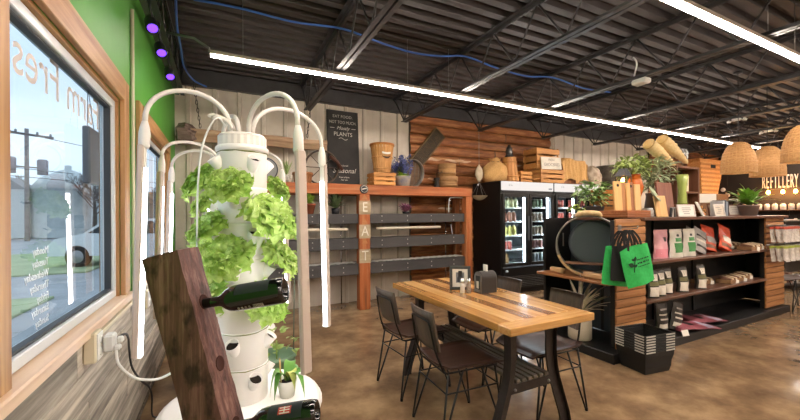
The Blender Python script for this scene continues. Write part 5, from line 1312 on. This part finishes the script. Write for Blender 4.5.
for k, (x, y, z, ll) in enumerate(((6.02, 2.40, ZS1, 'kraft tray of packets just past the orange-red bags, upper shelf'), (6.10, 2.17, ZS1, 'kraft tray at the shelf edge past the orange-red bags'), (6.33, 2.20, ZS1, 'second kraft tray from the slat end, upper shelf'), (6.30, 2.42, ZS1, 'kraft tray at the back of the upper shelf by the slat end'),
                               (5.30, 2.32, ZS2, 'kraft tray just past the dark coffee bags, lower shelf'), (5.62, 2.20, ZS2, 'middle kraft tray on the lower shelf'), (5.88, 2.22, ZS2, 'third kraft tray on the lower shelf'), (6.16, 2.26, ZS2, 'last kraft tray on the lower shelf by the slat end'))): tray(ll, (x, y, z), R(-3 + 2 * (k % 3)))
for k, (x, y, ll) in enumerate(((3.98, 2.17, 'dark coffee bag with pale label, first on the lower shelf'), (4.14, 2.19, 'dark coffee bag, second on the lower shelf'), (4.31, 2.21, 'dark coffee bag, third on the lower shelf'), (4.56, 2.18, 'dark coffee bag standing alone in the middle of the lower shelf'), (4.92, 2.17, 'dark coffee bag, last one before the trays'))):
    pouch('coffee_bag', ll, (x, y, ZS2), .155, .265, .09, blkp, R(-4), 0, [(0, .24, .86, .36, wlab), (0, .54, .86, .16, olive), (0, .78, .55, .24, wlab), (0, .78, .22, .10, dlab)], 'dark coffee bags')
for k, (x, y, a, ll) in enumerate(((4.27, 2.24, 0, 'black printed bag upright on the base deck'), (4.43, 2.20, 16, 'black printed bag leaning on the base deck'))):
    pouch('coffee_bag', ll, (x, y, ZB + .006), .18, .29, .09, blkp, R(-4), 0, [(0, .2, .8, .16, wlab), (.02, .45, .7, .06, wlab), (0, .62, .75, .05, wlab), (0, .8, .6, .06, gry)], 'black printed bags', R(a))
rose = mat('rose_pouch', '7d3a43', '96565f', rough=.35, scale=7)
for k, (x, y, a, ll) in enumerate(((4.42, 2.24, -112, 'rosy red flat bag lying on the base deck, front one'), (4.80, 2.30, -106, 'rosy red flat bag lying behind the front one'))):
    pouch('snack_pouch', ll, (x, y, ZB + .034), .30, .46, .06, rose, R(a), R(-90), [(0, .82, .9, .2, mat('lilac_label', 'a9a3b5', rough=.4)), (0, .4, .6, .12, dlab)], 'rosy bags')
tg = thing('price_tag', 'white price tag lying at the front of the base deck', 'tag', (4.32, 2.03, ZB), R(-10)); MB().box((0, 0, .03), (.09, .004, .06), .001, mrot('X', R(-20))).build('card', paper, tg)
# hanging packets on the far slat post
def packet_row(z, y, n, x0, dx, header, label, grp, hm):
    pm_ = mat('packet_white', 'c9c1b8', 'a69c94', rough=.35, scale=30)
    b_ = MB().grid(lambda u, v: ((u - .5) * .085, .010 * sin(u * pi) * sin(v * pi) - .02 * (1 - v), -.17 * (1 - v)), 4, 5).mesh('packet_body', pm_)
    h_ = MB().box((0, 0, .015), (.088, .004, .034), .001).mesh('header_card', hm)
    for k in range(n):
        t = thing('seed_packet', NTH[k] + ' ' + label, 'packet', (x0 + k * dx, y - (k % 3) * .05, z), rot=(0, 0, R(-12)), group=grp)
        put('packet_body', b_, t); put('header_card', h_, t)
for k, (z, hm, nm, lb) in enumerate(((1.15, mat('red_header', 'a5402d', rough=.5), 'upper', 'small white packet with red header hanging on the far slat post'), (.90, mat('lime_header', '93a03a', rough=.5), 'lower', 'small white packet with lime header hanging on the far slat post'))):
    rk = thing('peg_rail', 'steel peg rail on the far slat post, %s one' % nm, 'peg rail', (6.70, 2.097, z + .04), 0, 'peg rails'); MB().box((0, -.005, 0), (.60, .010, .02), .002).build('bar', steel, rk)
    for j in range(4): MB().tube([(-.27 + j * .18, -.008, 0), (-.27 + j * .18, -.20, .0)], .003, 5).build('peg', steel, rk)
    packet_row(z, 2.05, 12, 6.43, .055, None, lb + ' from the shelves', nm + ' row of packets', hm)
# ---- top of the island
GT = GZ + .0005
def pot_prof(r, h): return [(0, 0), (r * .8, 0), (r, h - .02), (r * 1.06, h - .02), (r * 1.06, h), (r * .96, h)]
bl = thing('slatted_block', 'brown slatted wooden riser on the island corner under the cutting boards', 'riser', (3.77, 2.32, GT))
for k in range(3): MB().box((0, 0, .012 + k * .024), (.41, .30, .022), .003).build('slat', wood('riser_slat', '8c4f2c', 'a9683d'), bl)
def standing_board(label, loc, w_, h_, m_, rz, rx, hole=True, d_=.018):
    t = thing('cutting_board', label, 'cutting board', loc, rot=(rx, 0, rz), group='cutting boards')
    MB().box((0, 0, h_ / 2), (w_, d_, h_), .006).build('board', m_, t)
    if hole: MB().lathe([(0, .001), (.016, .001)], 14, mtr(0, -d_ / 2 - .0003, h_ * .86) @ mrot('X', R(90))).build('hang_hole', matteblack, t)
    return t
pal = [('cf9a5c', 'e2b679'), ('a06a3c', 'bd8550'), ('c99558', 'ddb071'), ('8a5533', 'a56d45'), ('d2a368', 'e6bf88')]
for k, (dx, w_, h_) in enumerate(((-.13, .085, .30), (-.055, .075, .30), (.005, .05, .29), (.065, .06, .30), (.13, .07, .28))):
    standing_board('upright cutting board on the riser, %s from the window side' % ('first', 'second', 'third', 'fourth', 'fifth')[k], (3.80 + dx * 1.28, 2.30 + .02 * (k % 2), GT + .0725), w_ * 1.18, h_, wood('board_%d' % k, *pal[k], axis='Z', rough=.5, vary=.03), R(-12), R(-4), k in (0, 3))
lt2 = thing('lit_lantern', 'dark lantern with a glowing bulb behind the cutting boards', 'lantern', (4.23, 2.62, GT))
MB().box((0, 0, .01), (.16, .16, .02), .004).build('lantern_base', black, lt2)
for sx in (-1, 1):
    for sy in (-1, 1): MB().box((sx * .056, sy * .056, .25), (.012, .012, .46), .002).build('corner_post', black, lt2)
MB().add([(-.064, -.064, .48), (.064, -.064, .48), (.064, .064, .48), (-.064, .064, .48), (-.03, -.03, .57), (.03, -.03, .57), (.03, .03, .57), (-.03, .03, .57)], [(0, 3, 2, 1), (4, 5, 6, 7), (0, 1, 5, 4), (1, 2, 6, 5), (2, 3, 7, 6), (3, 0, 4, 7)]).build('roof', black, lt2)
MB().lathe([(0, 0), (.022, .01), (.025, .03), (.012, .06), (0, .062)], 12, mtr(0, 0, .40)).build('bulb', emit('warm_bulb', 'ffb45a', 22.), lt2); MB().tube([(0, 0, .46), (0, 0, .5)], .012, 8).build('socket', black, lt2)
ov = thing('orange_vase', 'rounded orange glazed vase beside the lit lantern', 'vase', (4.36, 2.56, GT)); MB().lathe([(0, 0), (.06, 0), (.075, .03), (.06, .10), (.045, .20), (.07, .28), (.085, .35), (.07, .42), (.05, .49), (.05, .475), (0, .47)], 24).build('body', mat('orange_glaze', 'b55a22', 'c97530', rough=.25, scale=5), ov); MB().lathe([(.05, .485), (.056, .49), (.056, .50), (.048, .50)], 24).build('lip', mat('orange_glaze_dark', '9f4c1d', rough=.3), ov)
# leafy display plants
sage = mat('sage_leaf', '8a9670', 'b3bc98', rough=.6, scale=20, vary=.18); olv = mat('bright_leaf', '8ba04e', 'b4c476', rough=.55, scale=20, vary=.15)
def bushy(name, label, loc, pot, potm, n, rx_, rz_, zc, ln, wd, m_, seed, nst=9, cx=0.):
    q = random.Random(seed); t = thing(name, label, 'potted plant', loc, 0)
    MB().lathe(pot, 22).build('pot', potm, t); MB().lathe([(0, pot[-1][1] - .008), (pot[-1][0], pot[-1][1] - .010)], 14).build('soil', soil, t)
    me = MB().grid(lambda u, v: ((u - .5) * wd * 2 * sin(pi * min(1, .06 + v * .94)) ** .8, v * ln, .02 * sin(v * 3) * ln * 6 - .25 * ln * v * v + .3 * wd * abs(u - .5)), 2, 4).mesh('leaf', m_)
    for k in range(nst):
        a = k * 2.4; e = Vector((cx + rx_ * .7 * cos(a), rx_ * .6 * sin(a), zc + rz_ * q.uniform(-.2, .8))); MB().tube(bez((0, 0, pot[-1][1] - .01), (0, 0, zc * .8), (e.x * .5, e.y * .5, zc), e, 6), .0035, 5).build('stem', stm, t)
    for k in range(n):
        a = q.random() * 6.28; b = q.uniform(-1, 1); r = q.random() ** .4; c = (1 - b * b) ** .5
        put('leaf', me, t, (cx + rx_ * r * c * cos(a), rx_ * .8 * r * c * sin(a), zc + rz_ * r * b), (q.uniform(-.7, .9), q.uniform(-.5, .5), a - 1.57 + q.uniform(-.6, .6)), None)
    return t
bushy('leafy_plant', 'bushy pale green plant in a dark jug behind the orange vase', (4.52, 2.72, GT), [(0, 0), (.07, 0), (.09, .12), (.06, .26), (.07, .30), (.062, .30)], mat('dark_jug', '3b2f29', rough=.4), 260, .21, .16, .61, .085, .017, olv, 21, 9, .04)
bushy('sage_plant', 'silvery sage plant spilling beside the wooden shelf box', (4.96, 2.70, GT), [(0, 0), (.07, 0), (.09, .12), (.07, .26), (.078, .30), (.07, .30)], mat('brown_jug', '4a3327', rough=.5), 290, .28, .23, .54, .12, .015, sage, 22)
bushy('leafy_pot', 'leafy green plant in a charcoal pot at the cooler end of the island', (3.92, 2.78, GT), [(0, 0), (.09, 0), (.115, .12), (.12, .13), (.11, .13)], mat('charcoal_pot', '46403d', rough=.6), 220, .21, .15, .28, .075, .016, mat('leaf_mid', '648a45', '93b067', rough=.5, scale=20, vary=.15), 23)
bushy('lime_plant', 'small lime plant in a tiny pot beside the charcoal pot', (3.70, 2.84, GT), [(0, 0), (.04, 0), (.05, .05), (.046, .05)], paper, 30, .08, .05, .10, .06, .016, mat('lime_small', 'a3b84a', 'c3d268', rough=.5, scale=20, vary=.1), 24, 4)
slat_crate('tall slatted crate behind the cutting boards on the island', (4.22, 2.86, GT), (.30, .16, .34), 5, m_=wood('island_crate', 'a8703a', 'c58f52'))
# wooden shelf box with things in it
sb = thing('shelf_box', 'dark wooden box shelf standing on the island', 'shelf box', (5.46, 2.62, GT)); sbw = wood('shelf_box_wood', '5e3826', '80523a', 'Z')
for s in (-1, 1): MB().box((s * .26, 0, .325), (.03, .18, .65), .004).build('side_board', sbw, sb)
for z in (.635, .31, .02): MB().box((0, 0, z), (.49, .18, .028), .003).build('shelf_board', sbw, sb)
MB().box((0, .085, .325), (.49, .012, .60)).build('back_board', wood('shelf_box_back', '3c2419', '543426', 'Z'), sb)
for a, b in (((-.22, -.02, .05), (-.03, -.02, .28)), ((-.03, -.02, .05), (-.22, -.02, .28))): MB().tube([a, b], .010, 6).build('cross_brace', sbw, sb)
bk_ = thing('recipe_book', 'pale yellow book standing in the shelf box', 'book', (5.52, 2.60, GT + .3245)); MB().box((0, 0, .11), (.13, .03, .22), .004).build('cover', mat('pale_yellow_cover', 'd6cfa6', rough=.6), bk_); MB().box((0, -.0155, .13), (.08, .001, .10)).build('cover_print', mat('cover_green', '9fae7a', rough=.6), bk_)
cv = thing('green_glass_vase', 'tall twisted lime green vase before the shelf box', 'vase', (5.03, 2.40, GT + .149)); MB().lathe([(0, 0), (.045, 0), (.05, .02), (.042, .15), (.048, .26), (.064, .36), (.059, .36), (.042, .25), (.035, .03), (0, .02)], 20).build('body', mat('lime_glass', '8e9d4a', 'aebb6c', rough=.15, scale=6, stretch=(1, 1, .15), coat=.5), cv); MB().lathe([(.050, .0), (.056, .004), (.056, .014), (.05, .018)], 20).build('foot', mat('lime_glass_foot', '7c8a40', rough=.2), cv)
rb = thing('small_riser_box', 'small wooden riser box under the green vase', 'box', (5.03, 2.40, GT)); MB().box((0, 0, .073), (.20, .14, .146), .004).build('box', wood('riser_box', '6c452e', '8a5e42'), rb); MB().box((0, 0, .1468), (.18, .12, .0012)).build('lid_panel', wood('riser_lid', '7c5238', '9a6d4e'), rb)
for k in range(9):
    t = thing('dried_gourd', NTH[k] + ' small orange-brown dried gourd beside the shelf box', 'gourd', (5.20 + .055 * (k % 5), 2.36 + .05 * (k // 5), GT), 0, 'dried gourds'); MB().lathe([(0, 0), (.022, .004), (.030, .022), (.022, .042), (.008, .05), (.006, .065), (0, .067)], 10).build('fruit', mat('gourd_orange', 'b0682c', 'cf8f45', rough=.5, scale=20, vary=.15), t); MB().tube([(0, 0, .064), (.004, 0, .082)], .003, 5).build('stem', stm, t)
standing_board('wide red-brown board with a curved top before the shelf box', (4.74, 2.42, GT), .27, .41, wood('redbrown_board', '6b3a28', '8c5440', 'Z', rough=.4, vary=.02), R(-6), R(-6), False, .022)
standing_board('pale oak board leaning at the front of the island top', (4.26, 2.22, GT), .15, .235, wood('pale_oak', 'c2935a', 'd8ae76', 'Z', vary=.02), R(-14), R(-10), False, .02)
gp2 = thing('glass_plate', 'pale green glass dish propped on the oak board', 'dish', (4.17, 2.26, GT + .245), rot=(R(60), 0, R(20))); MB().lathe([(0, 0), (.07, .004), (.10, .016), (.098, .020), (.07, .008), (0, .004)], 24).build('dish', mat('sea_glass', 'a5b596', 'b9c7ab', rough=.2, coat=.4, scale=4), gp2); MB().lathe([(.04, -.003), (.045, -.003), (.045, .003)], 20).build('foot_ring', mat('sea_glass2', '93a385', rough=.2), gp2)
wv_ = mat('woven_straw', 'cfb07a', 'e0c795', rough=.8, scale=40, vary=.08, bump=.3); 
for k, (b, tip, r0, ll) in enumerate((((5.45, 2.68, 1.995), (4.89, 2.70, 2.25), .050, 'pale woven straw cone leaning towards the coolers'), ((5.64, 2.62, 2.03), (5.11, 2.66, 2.32), .050, 'pale woven straw cone leaning on the first one'))):
    t = thing('straw_cone', ll, 'straw cone', b, 0, 'straw cones'); d = Vector(tip) - Vector(b); L = d.length; Q = d.to_track_quat('Z', 'Y').to_matrix().to_4x4()
    mb = MB(); prof_ = [(.001, 0)]
    for i in range(18): f_ = (i + 1) / 18; prof_.append((.016 + r0 * min(1, f_ * 1.5) + .012 * (i % 2), L * f_))
    mb.lathe(prof_, 16, Q); mb.build('woven_body', wv_, t); MB().lathe([(r0 + .012, L - .01), (r0 + .020, L - .005), (r0 + .020, L + .012), (r0 + .01, L + .012), (0, L - .05)], 16, Q).build('rim', wood('straw_rim', 'b89658', 'cfae70'), t)
rk = thing('hay_fork_head', 'dark iron fork head sticking up behind the straw cones', 'fork', (5.80, 2.76, GT)); 
MB().tube([(0, 0, 0), (0, 0, .74)], .014, 8).build('shaft', oldw, rk); MB().tube([(-.10, 0, .76), (.10, 0, .76)], .011, 6).build('crossbar', steel, rk)
for k in range(5): MB().tube(bez((-.10 + .05 * k, 0, .76), (-.10 + .05 * k, -.02, .82), (-.10 + .05 * k, -.03, .88), (-.10 + .05 * k, 0, .95), 5), .009, 6).build('tine', steel, rk)
def stand_frame(label, loc, w_, h_, rz, rx, col, inner):
    t = thing('sign_frame', label, 'sign frame', loc, rot=(rx, 0, rz), group='small sign frames')
    for c, d in (((0, 0, .008), (w_, .014, .016)), ((0, 0, h_ - .008), (w_, .014, .016)), ((-w_ / 2 + .008, 0, h_ / 2), (.016, .014, h_ - .032)), ((w_ / 2 - .008, 0, h_ / 2), (.016, .014, h_ - .032))): MB().box(c, d, .002).build('frame_rail', col, t)
    MB().box((0, .002, h_ / 2), (w_ - .03, .004, h_ - .03)).build('card', inner, t)
    q = random.Random(int(w_ * 1000))
    for k in range(4): MB().box((q.uniform(-.02, .02), -.0008, h_ * (.25 + .16 * k)), (w_ * q.uniform(.3, .55), .0012, .008)).build('card_line', mat('card_grey', '8f8a86', rough=.8), t)
wfr = mat('white_frame', 'd4cdc4', rough=.5); bfr = wood('brown_frame', '5a3b2b', '75503c')
stand_frame('white display frame nearest the cutting boards end, wide one', (4.80, 2.24, GT), .31, .14, R(-5), R(-8), wfr, paper)
stand_frame('white display frame leaning at a slant beside the wide one', (5.26, 2.28, GT), .28, .19, R(20), R(-22), wfr, mat('card_photo', 'a9a7a2', 'd0cdc6', rough=.6, scale=12))
stand_frame('small cream display frame in the middle of the island top', (5.76, 2.32, GT), .20, .155, R(-8), R(-10), wfr, mat('cream_card', 'cbbfae', rough=.8))
stand_frame('brown display frame beside the potted peace lily', (6.30, 2.36, GT), .26, .16, R(-14), R(-14), bfr, mat('grey_card', 'b7b0a8', rough=.8))
stand_frame('small brown display frame behind the cream one', (6.10, 2.52, GT), .20, .17, R(-12), R(-10), bfr, mat('tan_card', 'a5907b', rough=.8))
for k, (x, c, h_) in enumerate(((5.93, 'c8c9ca', .20), (5.975, '3c4a58', .21), (6.015, '8b97a3', .19), (6.05, '2b2c30', .20))):
    t = thing('thin_book', '%s thin book upright on the island top' % ('white', 'dark blue', 'grey-blue', 'black')[k], 'book', (x, 2.42, GT), R(-6), 'thin books'); MB().box((0, 0, h_ / 2), (.030, .15, h_), .003).build('cover', mat('book_' + c, c, rough=.5), t); MB().box((0, .003, h_ / 2 + .003), (.022, .15, h_ - .004)).build('pages', paper, t)
for k, (x, y) in enumerate(((4.50, 2.26), (4.545, 2.27), (4.59, 2.26))):
    t = thing('small_tin', '%s little tin standing before the red-brown board' % ('black', 'pale', 'brown-grey')[k], 'tin', (x, y, GT), 0, 'small dark tins'); MB().box((0, 0, .05), (.035, .02, .10), .004, mrot('Y', R(-10 * (k - 1)))).build('tin', [black, wfr, mat('tin_grey', '56514d', rough=.4)][k], t); MB().box((0, 0, .104), (.033, .018, .008), .002, mrot('Y', R(-10 * (k - 1)))).build('lid', steel, t)
gj = thing('glass_jar_of_corks', 'clear jar with a floral knot on the island beside the boards', 'jar', (3.99, 2.22, GT)); MB().lathe([(0, 0), (.055, 0), (.06, .01), (.06, .07), (.045, .085)], 20).build('jar_body', mat('grey_jar', '6a625d', '9b938c', rough=.12, scale=20, coat=.4), gj); MB().lathe([(0, .10), (.04, .098), (.05, .088), (.05, .082)], 20).build('lid', steel, gj)
lily = mat('lily_leaf', '5f8e35', '8fb653', rough=.35, scale=14, vary=.12)
frond_plant('peace_lily', 'bright broad-leaved plant in a wide grey pot at the island end', (6.42, 2.28, GT), [(0, 0), (.085, 0), (.112, .125), (.12, .125), (.12, .145), (.108, .145)], mat('mauve_grey_pot', '8a7a76', '9a8a85', rough=.6, scale=5), 48, .34, .040, lily, 31, .35, 1.45, droop=.75)
# ================================================================ PENDANTS, REFILL BAR, FAR END
wick = mat('wicker_pendant', '9c7448', 'bd9262', rough=.7, scale=35, stretch=(1, 1, 3), bump=.3, vary=.05)
for nnn in (wick,):
    n = wick.node_tree.nodes; l = wick.node_tree.links; b = n['Principled BSDF']; tr = n.new('ShaderNodeBsdfTranslucent'); mx = n.new('ShaderNodeMixShader'); mx.inputs[0].default_value = .30
    l.new(b.inputs['Base Color'].links[0].from_socket, tr.inputs[0]); l.new(b.outputs[0], mx.inputs[1]); l.new(tr.outputs[0], mx.inputs[2]); l.new(mx.outputs[0], n['Material Output'].inputs[0])
bulbe = emit('pendant_bulb', 'fff2df', 26.)
def pendant(label, loc, r, h):
    t = thing('pendant_lamp', label, 'pendant lamp', loc, 0, 'wicker pendant lamps')
    prof_ = [(r * cos(a) ** .75 if a < pi / 2 - .01 else .03, h * (.12 + .88 * sin(a))) for a in [pi / 2 * k / 12 for k in range(13)]]
    prof_ = [(r * 1.0, 0)] + prof_
    MB().lathe(prof_, 36).build('wicker_shade', wick, t)
    for (rr, z) in [(r * 1.008, .003)] + [(p[0] * 1.006, p[1]) for p in prof_[2:12]]:
        MB().tube([(rr * cos(2 * pi * i / 28), rr * sin(2 * pi * i / 28), z) for i in range(28)], .0042, 5, False, True).build('cane_ring', wood('cane', 'a77a48', 'c59a66'), t)
    for k in range(28):
        a = 2 * pi * k / 28; MB().tube([(p[0] * 1.004 * cos(a), p[0] * 1.004 * sin(a), p[1]) for p in prof_[:12:2] + prof_[11:13]], .0028, 4).build('cane_rib', wood('cane', 'a77a48', 'c59a66'), t)
    MB().lathe([(0, -.045), (.03, -.035), (.04, 0), (.03, .035), (.018, .055), (0, .056)], 14, mtr(0, 0, h * .42)).build('bulb', bulbe, t)
    MB().tube([(0, 0, h * .42 + .05), (0, 0, h * .42 + .12)], .018, 8).build('socket', black, t)
    MB().tube([(0, 0, h * .42 + .12), (0, 0, ZD - loc[2])], .004, 5).build('cord', black, t)
    MB().lathe([(0, 0), (.05, 0), (.05, -.025), (0, -.03)], 14, mtr(0, 0, ZD - loc[2])).build('ceiling_rose', black, t)
pendant('wicker dome pendant lamp nearest the shelf box, over the island end', (6.30, 2.335, 1.905), .187, .42)
pendant('wicker dome pendant lamp before the black refill sign', (7.19, 2.335, 1.90), .195, .44)
pendant('largest looking wicker dome pendant lamp, cut by the picture edge', (5.72, 1.545, 1.92), .195, .41)
# refill bar: sign, string bulbs, jar shelf, counter
rs_ = thing('refillery_sign', 'tall pale raised letters on the charcoal wall beyond the pendants', 'sign', (XR - .012, 4.08, 2.17), rot=(0, 0, R(-90)))
for ch_, i in zip('REFILLERY', range(9)): text('letter', ch_, .50, mat('sign_letter', 'cfc6ba', rough=.6), rs_, (-.312 + i * .078, 0, 0), (R(90), 0, 0), .010, sx=.24)
ed = emit('amber_bulb', 'ff9a3c', 55.)
rail_ = thing('lamp_rail', 'black wall rail carrying amber bulbs under the refill sign', 'lamp rail', (XR - .14, 3.95, 1.99)); MB().tube([(0, -.9, 0), (0, .6, 0)], .012, 8).build('rail', black, rail_)
for y in (-.85, .0, .55): MB().tube([(0, y, 0), (.14, y, 0)], .01, 6).build('rail_bracket', black, rail_)
for k, y in enumerate((4.26, 3.98, 3.745)):
    t = thing('edison_bulb', 'glowing amber bulb under the refill sign, %s from the back wall' % ('first', 'second', 'third')[k], 'bulb', (XR - .14, y, 1.91), 0, 'amber bulbs'); MB().lathe([(0, -.055), (.03, -.045), (.042, -.01), (.03, .03), (.016, .05), (0, .05)], 12).build('bulb_glass', ed, t); MB().tube([(0, 0, .045), (0, 0, .072)], .018, 8).build('socket', black, t)
    lp_ = bpy.data.lights.new('edison_bulb_light', 'POINT'); lp_.energy = 9; lp_.color = (1, .55, .22); lp_.shadow_soft_size = .05
    lo_ = bpy.data.objects.new('bulb_glow', lp_); COL.objects.link(lo_); lo_.parent = t; lo_.location = (-.09, 0, -.02)
shf = thing('jar_shelf', 'long dark shelf for jars on the refill wall', 'shelf', (XR - .16, 3.9, 1.42)); MB().box((0, 0, 0), (.30, 2.9, .03), .004).build('shelf_board', gboard, shf)
for y in (-1.2, 0, 1.2): MB().box((.10, y, -.08), (.02, .03, .14)).build('bracket', black, shf)
jg = mat('refill_jar', 'b7aea4', 'd5cdc4', rough=.15, scale=6, coat=.3)
jb_, jl_ = MB().lathe([(0, 0), (.055, 0), (.06, .01), (.06, .13), (.045, .15), (.03, .16)], 12).mesh('jar_body', jg), MB().lathe([(.035, .158), (.036, .185), (0, .187)], 12).mesh('jar_lid', black)
for k in range(15):
    if k in (10,): continue
    t = thing('refill_jar', NTH[k] + ' pale jar from the ladder on the refill wall shelf', 'jar', (XR - .18, 5.05 - .155 * k, 1.4355), 0, 'jars on the refill shelf'); put('jar_body', jb_, t); put('jar_lid', jl_, t)
bc_ = thing('bar_counter', 'long dark refill counter before the charcoal wall', 'counter', (12.55, 3.40, 0)); MB().box((0, 0, .45), (.55, 2.9, .90), .006).build('cabinet', mat('counter_dark', '231f1d', rough=.5), bc_); MB().box((0, 0, .925), (.65, 3.0, .05), .006).build('counter_top', wood('counter_top', '4d3a2d', '66503f', 'Y', rough=.4), bc_)
for k in range(4): MB().box((-.285, -1.05 + k * .7, .46), (.02, .62, .74), .004).build('door', mat('counter_door', '2c2725', rough=.5), bc_)
db_, dp_ = MB().lathe([(0, 0), (.06, 0), (.062, .01), (.062, .20), (.03, .26), (.02, .27)], 12).mesh('bottle_body', jg), MB().tube([(0, 0, .27), (0, 0, .33), (-.05, 0, .335)], .010, 6).mesh('pump', black)
for k in range(9):
    t = thing('pump_bottle', NTH[k] + ' pale pump bottle from the back wall on the refill counter', 'bottle', (12.5, 4.72 - .29 * k, .9505), 0, 'pump bottles'); put('bottle_body', db_, t); put('pump', dp_, t)
ws = thing('wall_notice', 'plain white notice board beyond the shelf box, by the wicker hamper', 'notice', (8.05, 3.55, 1.64), R(-25)); MB().box((0, 0, 0), (.62, .02, .16), .004).build('board', paper, ws); MB().tube([(0, .012, -1.635), (0, .012, .05)], .012, 8).build('stand_pole', steel, ws); MB().lathe([(0, 0), (.14, 0), (.14, .012), (0, .015)], 18, mtr(0, .012, -1.638)).build('stand_foot', steel, ws)
hp = thing('wicker_hamper', 'large honey wicker hamper basket high on the back wall ledge', 'basket', (11.92, 5.12, 1.8795)); hm_ = mat('honey_wicker', 'c98540', 'eab274', rough=.7, scale=26, stretch=(1, 1, 2.4), bump=.4)
MB().lathe([(0, 0), (.42, 0), (.44, .02), (.66, .86), (.68, .88), (.68, .93), (.64, .93), (.62, .86), (.40, .04), (0, .04)], 4, Matrix.Diagonal((1.35, .32, 1, 1)) @ mrot('Z', R(45)), False).build('woven_body', hm_, hp)
for k in range(7): MB().box((0, -.2263 * (.43 + .26 * (.10 + k * .115) / .88) - .003, .10 + k * .115), (1.909 * (.43 + .26 * (.10 + k * .115) / .88) - .05, .014, .06), .004).build('weave_band', mat('weave_band_wicker', 'a86a32', 'c98d52', rough=.7, scale=60), hp)
MB().box((0, -.172, .74), (.24, .012, .09), .004).build('hand_hole', matteblack, hp)
lg_ = thing('wall_ledge', 'dark ledge unit on the back wall under the wicker hamper', 'ledge', (11.95, 5.14, 0)); MB().box((0, 0, .93), (1.5, .42, 1.86), .006).build('cabinet', wood('ledge_wood', '4b2f1f', '63422e', 'Z'), lg_); MB().box((0, -.005, 1.8695), (1.54, .44, .019), .003).build('top', gboard, lg_)
wp = thing('wood_lath_tree', 'bundle of cut birch logs in a leaning wooden rack on the island', 'wood rack', (5.86, 2.66, GT)); 
for s in (-1, 1): MB().tube([(s * .02 - .10, 0, 0), (s * .02 - .10 - .13, .0, .62)], .016, 6).build('rack_leg', sbw, wp) if s < 0 else MB().tube([(.18, 0, 0), (.02, 0, .16)], .014, 6).build('rack_leg', sbw, wp)
for k in range(14):
    r_ = k // 5; c_k = k % 5; MB().lathe([(0, -.06), (.024, -.06), (.024, .06), (0, .06)], 10, mtr(-.06 + .05 * c_k + .025 * (r_ % 2), 0, .03 + r_ * .045) @ mrot('X', R(90))).build('log_piece', mat('log_end', '9b6c3c', 'c08f56', rough=.8, scale=30, vary=.2), wp)
# little hanging white bells on a pole and pale ladder at the far corner
ld = thing('small_ladder', 'thin pale wooden ladder rack against the charcoal wall', 'ladder', (XR - .16, 5.05, 0), rot=(0, R(3), 0))
for s in (-1, 1): MB().box((0, s * .14, .98), (.035, .035, 1.96), .004).build('ladder_rail', wood('pale_ladder', '9c7a50', 'b8976a', 'Z'), ld)
for k in range(7): MB().tube([(0, -.14, .2 + k * .26), (0, .14, .2 + k * .26)], .012, 6).build('rung', wood('pale_ladder', '9c7a50', 'b8976a', 'Z'), ld)
for k, (y, z) in enumerate(((5.12, 2.02), (5.02, 1.86), (5.16, 1.70))):
    t = thing('glass_pendant_globe', 'small clear globe hung by the ladder, %s one' % ('top', 'middle', 'lowest')[k], 'globe', (XR - .42, y, z), 0, 'hung glass globes'); MB().lathe([(0, -.06), (.045, -.04), (.06, 0), (.045, .04), (.02, .06), (0, .06)], 12).build('globe', jg, t); MB().tube([(0, 0, .06), (0, 0, ZD - z)], .004, 5).build('cord', black, t)
# shelf unit with goods between island and refill wall, at the picture edge
us = thing('goods_shelf', 'grey shelf unit with pale goods past the island, by the dark chair', 'shelving', (9.0, 2.75, 0), R(-10)); usm = mat('grey_unit', '5e5751', rough=.5)
for s in (-1, 1): MB().box((s * .52, 0, .62), (.03, .40, 1.24), .004).build('side_board', usm, us)
for z in (.12, .55, .87, 1.22): MB().box((0, 0, z), (1.01, .38, .025), .003).build('shelf_board', usm, us)
for k in range(18):
    z = (.1335, .5635, .8835)[k // 6]; t = thing('boxed_good', '%s carton on the %s of the grey shelf unit past the island' % (NTH[k % 6], ('bottom board', 'middle board', 'upper board')[k // 6]), 'carton', (8.6 + .16 * (k % 6), 2.72 - .028 * (k % 6) , z), R(-10), 'cartons on the grey unit'); MB().box((0, 0, .07 + .01 * (k % 3)), (.11, .12, .14 + .02 * (k % 3)), .004).build('carton', [paper, mat('kraft_pack', 'a98f6e', rough=.7), mat('brown_pack', '6b4c3b', rough=.6)][k % 3], t); MB().box((0, -.0605, .07), (.08, .001, .06)).build('carton_label', mat('carton_label', '8a8078', rough=.6), t)
# ---------------------------------------------------------------- lettering to real meshes
bpy.context.view_layer.update()
dg = bpy.context.evaluated_depsgraph_get()
fonts = [o for o in bpy.data.objects if o.type == 'FONT']
made = [(o, bpy.data.meshes.new_from_object(o.evaluated_get(dg))) for o in fonts]
for o, me in made:
    nm = o.name; par = o.parent; mb_ = o.matrix_basis.copy()
    o.name = 'old_text'; me.name = nm
    k = put(nm, me, par); k.matrix_basis = mb_
    bpy.data.objects.remove(o)
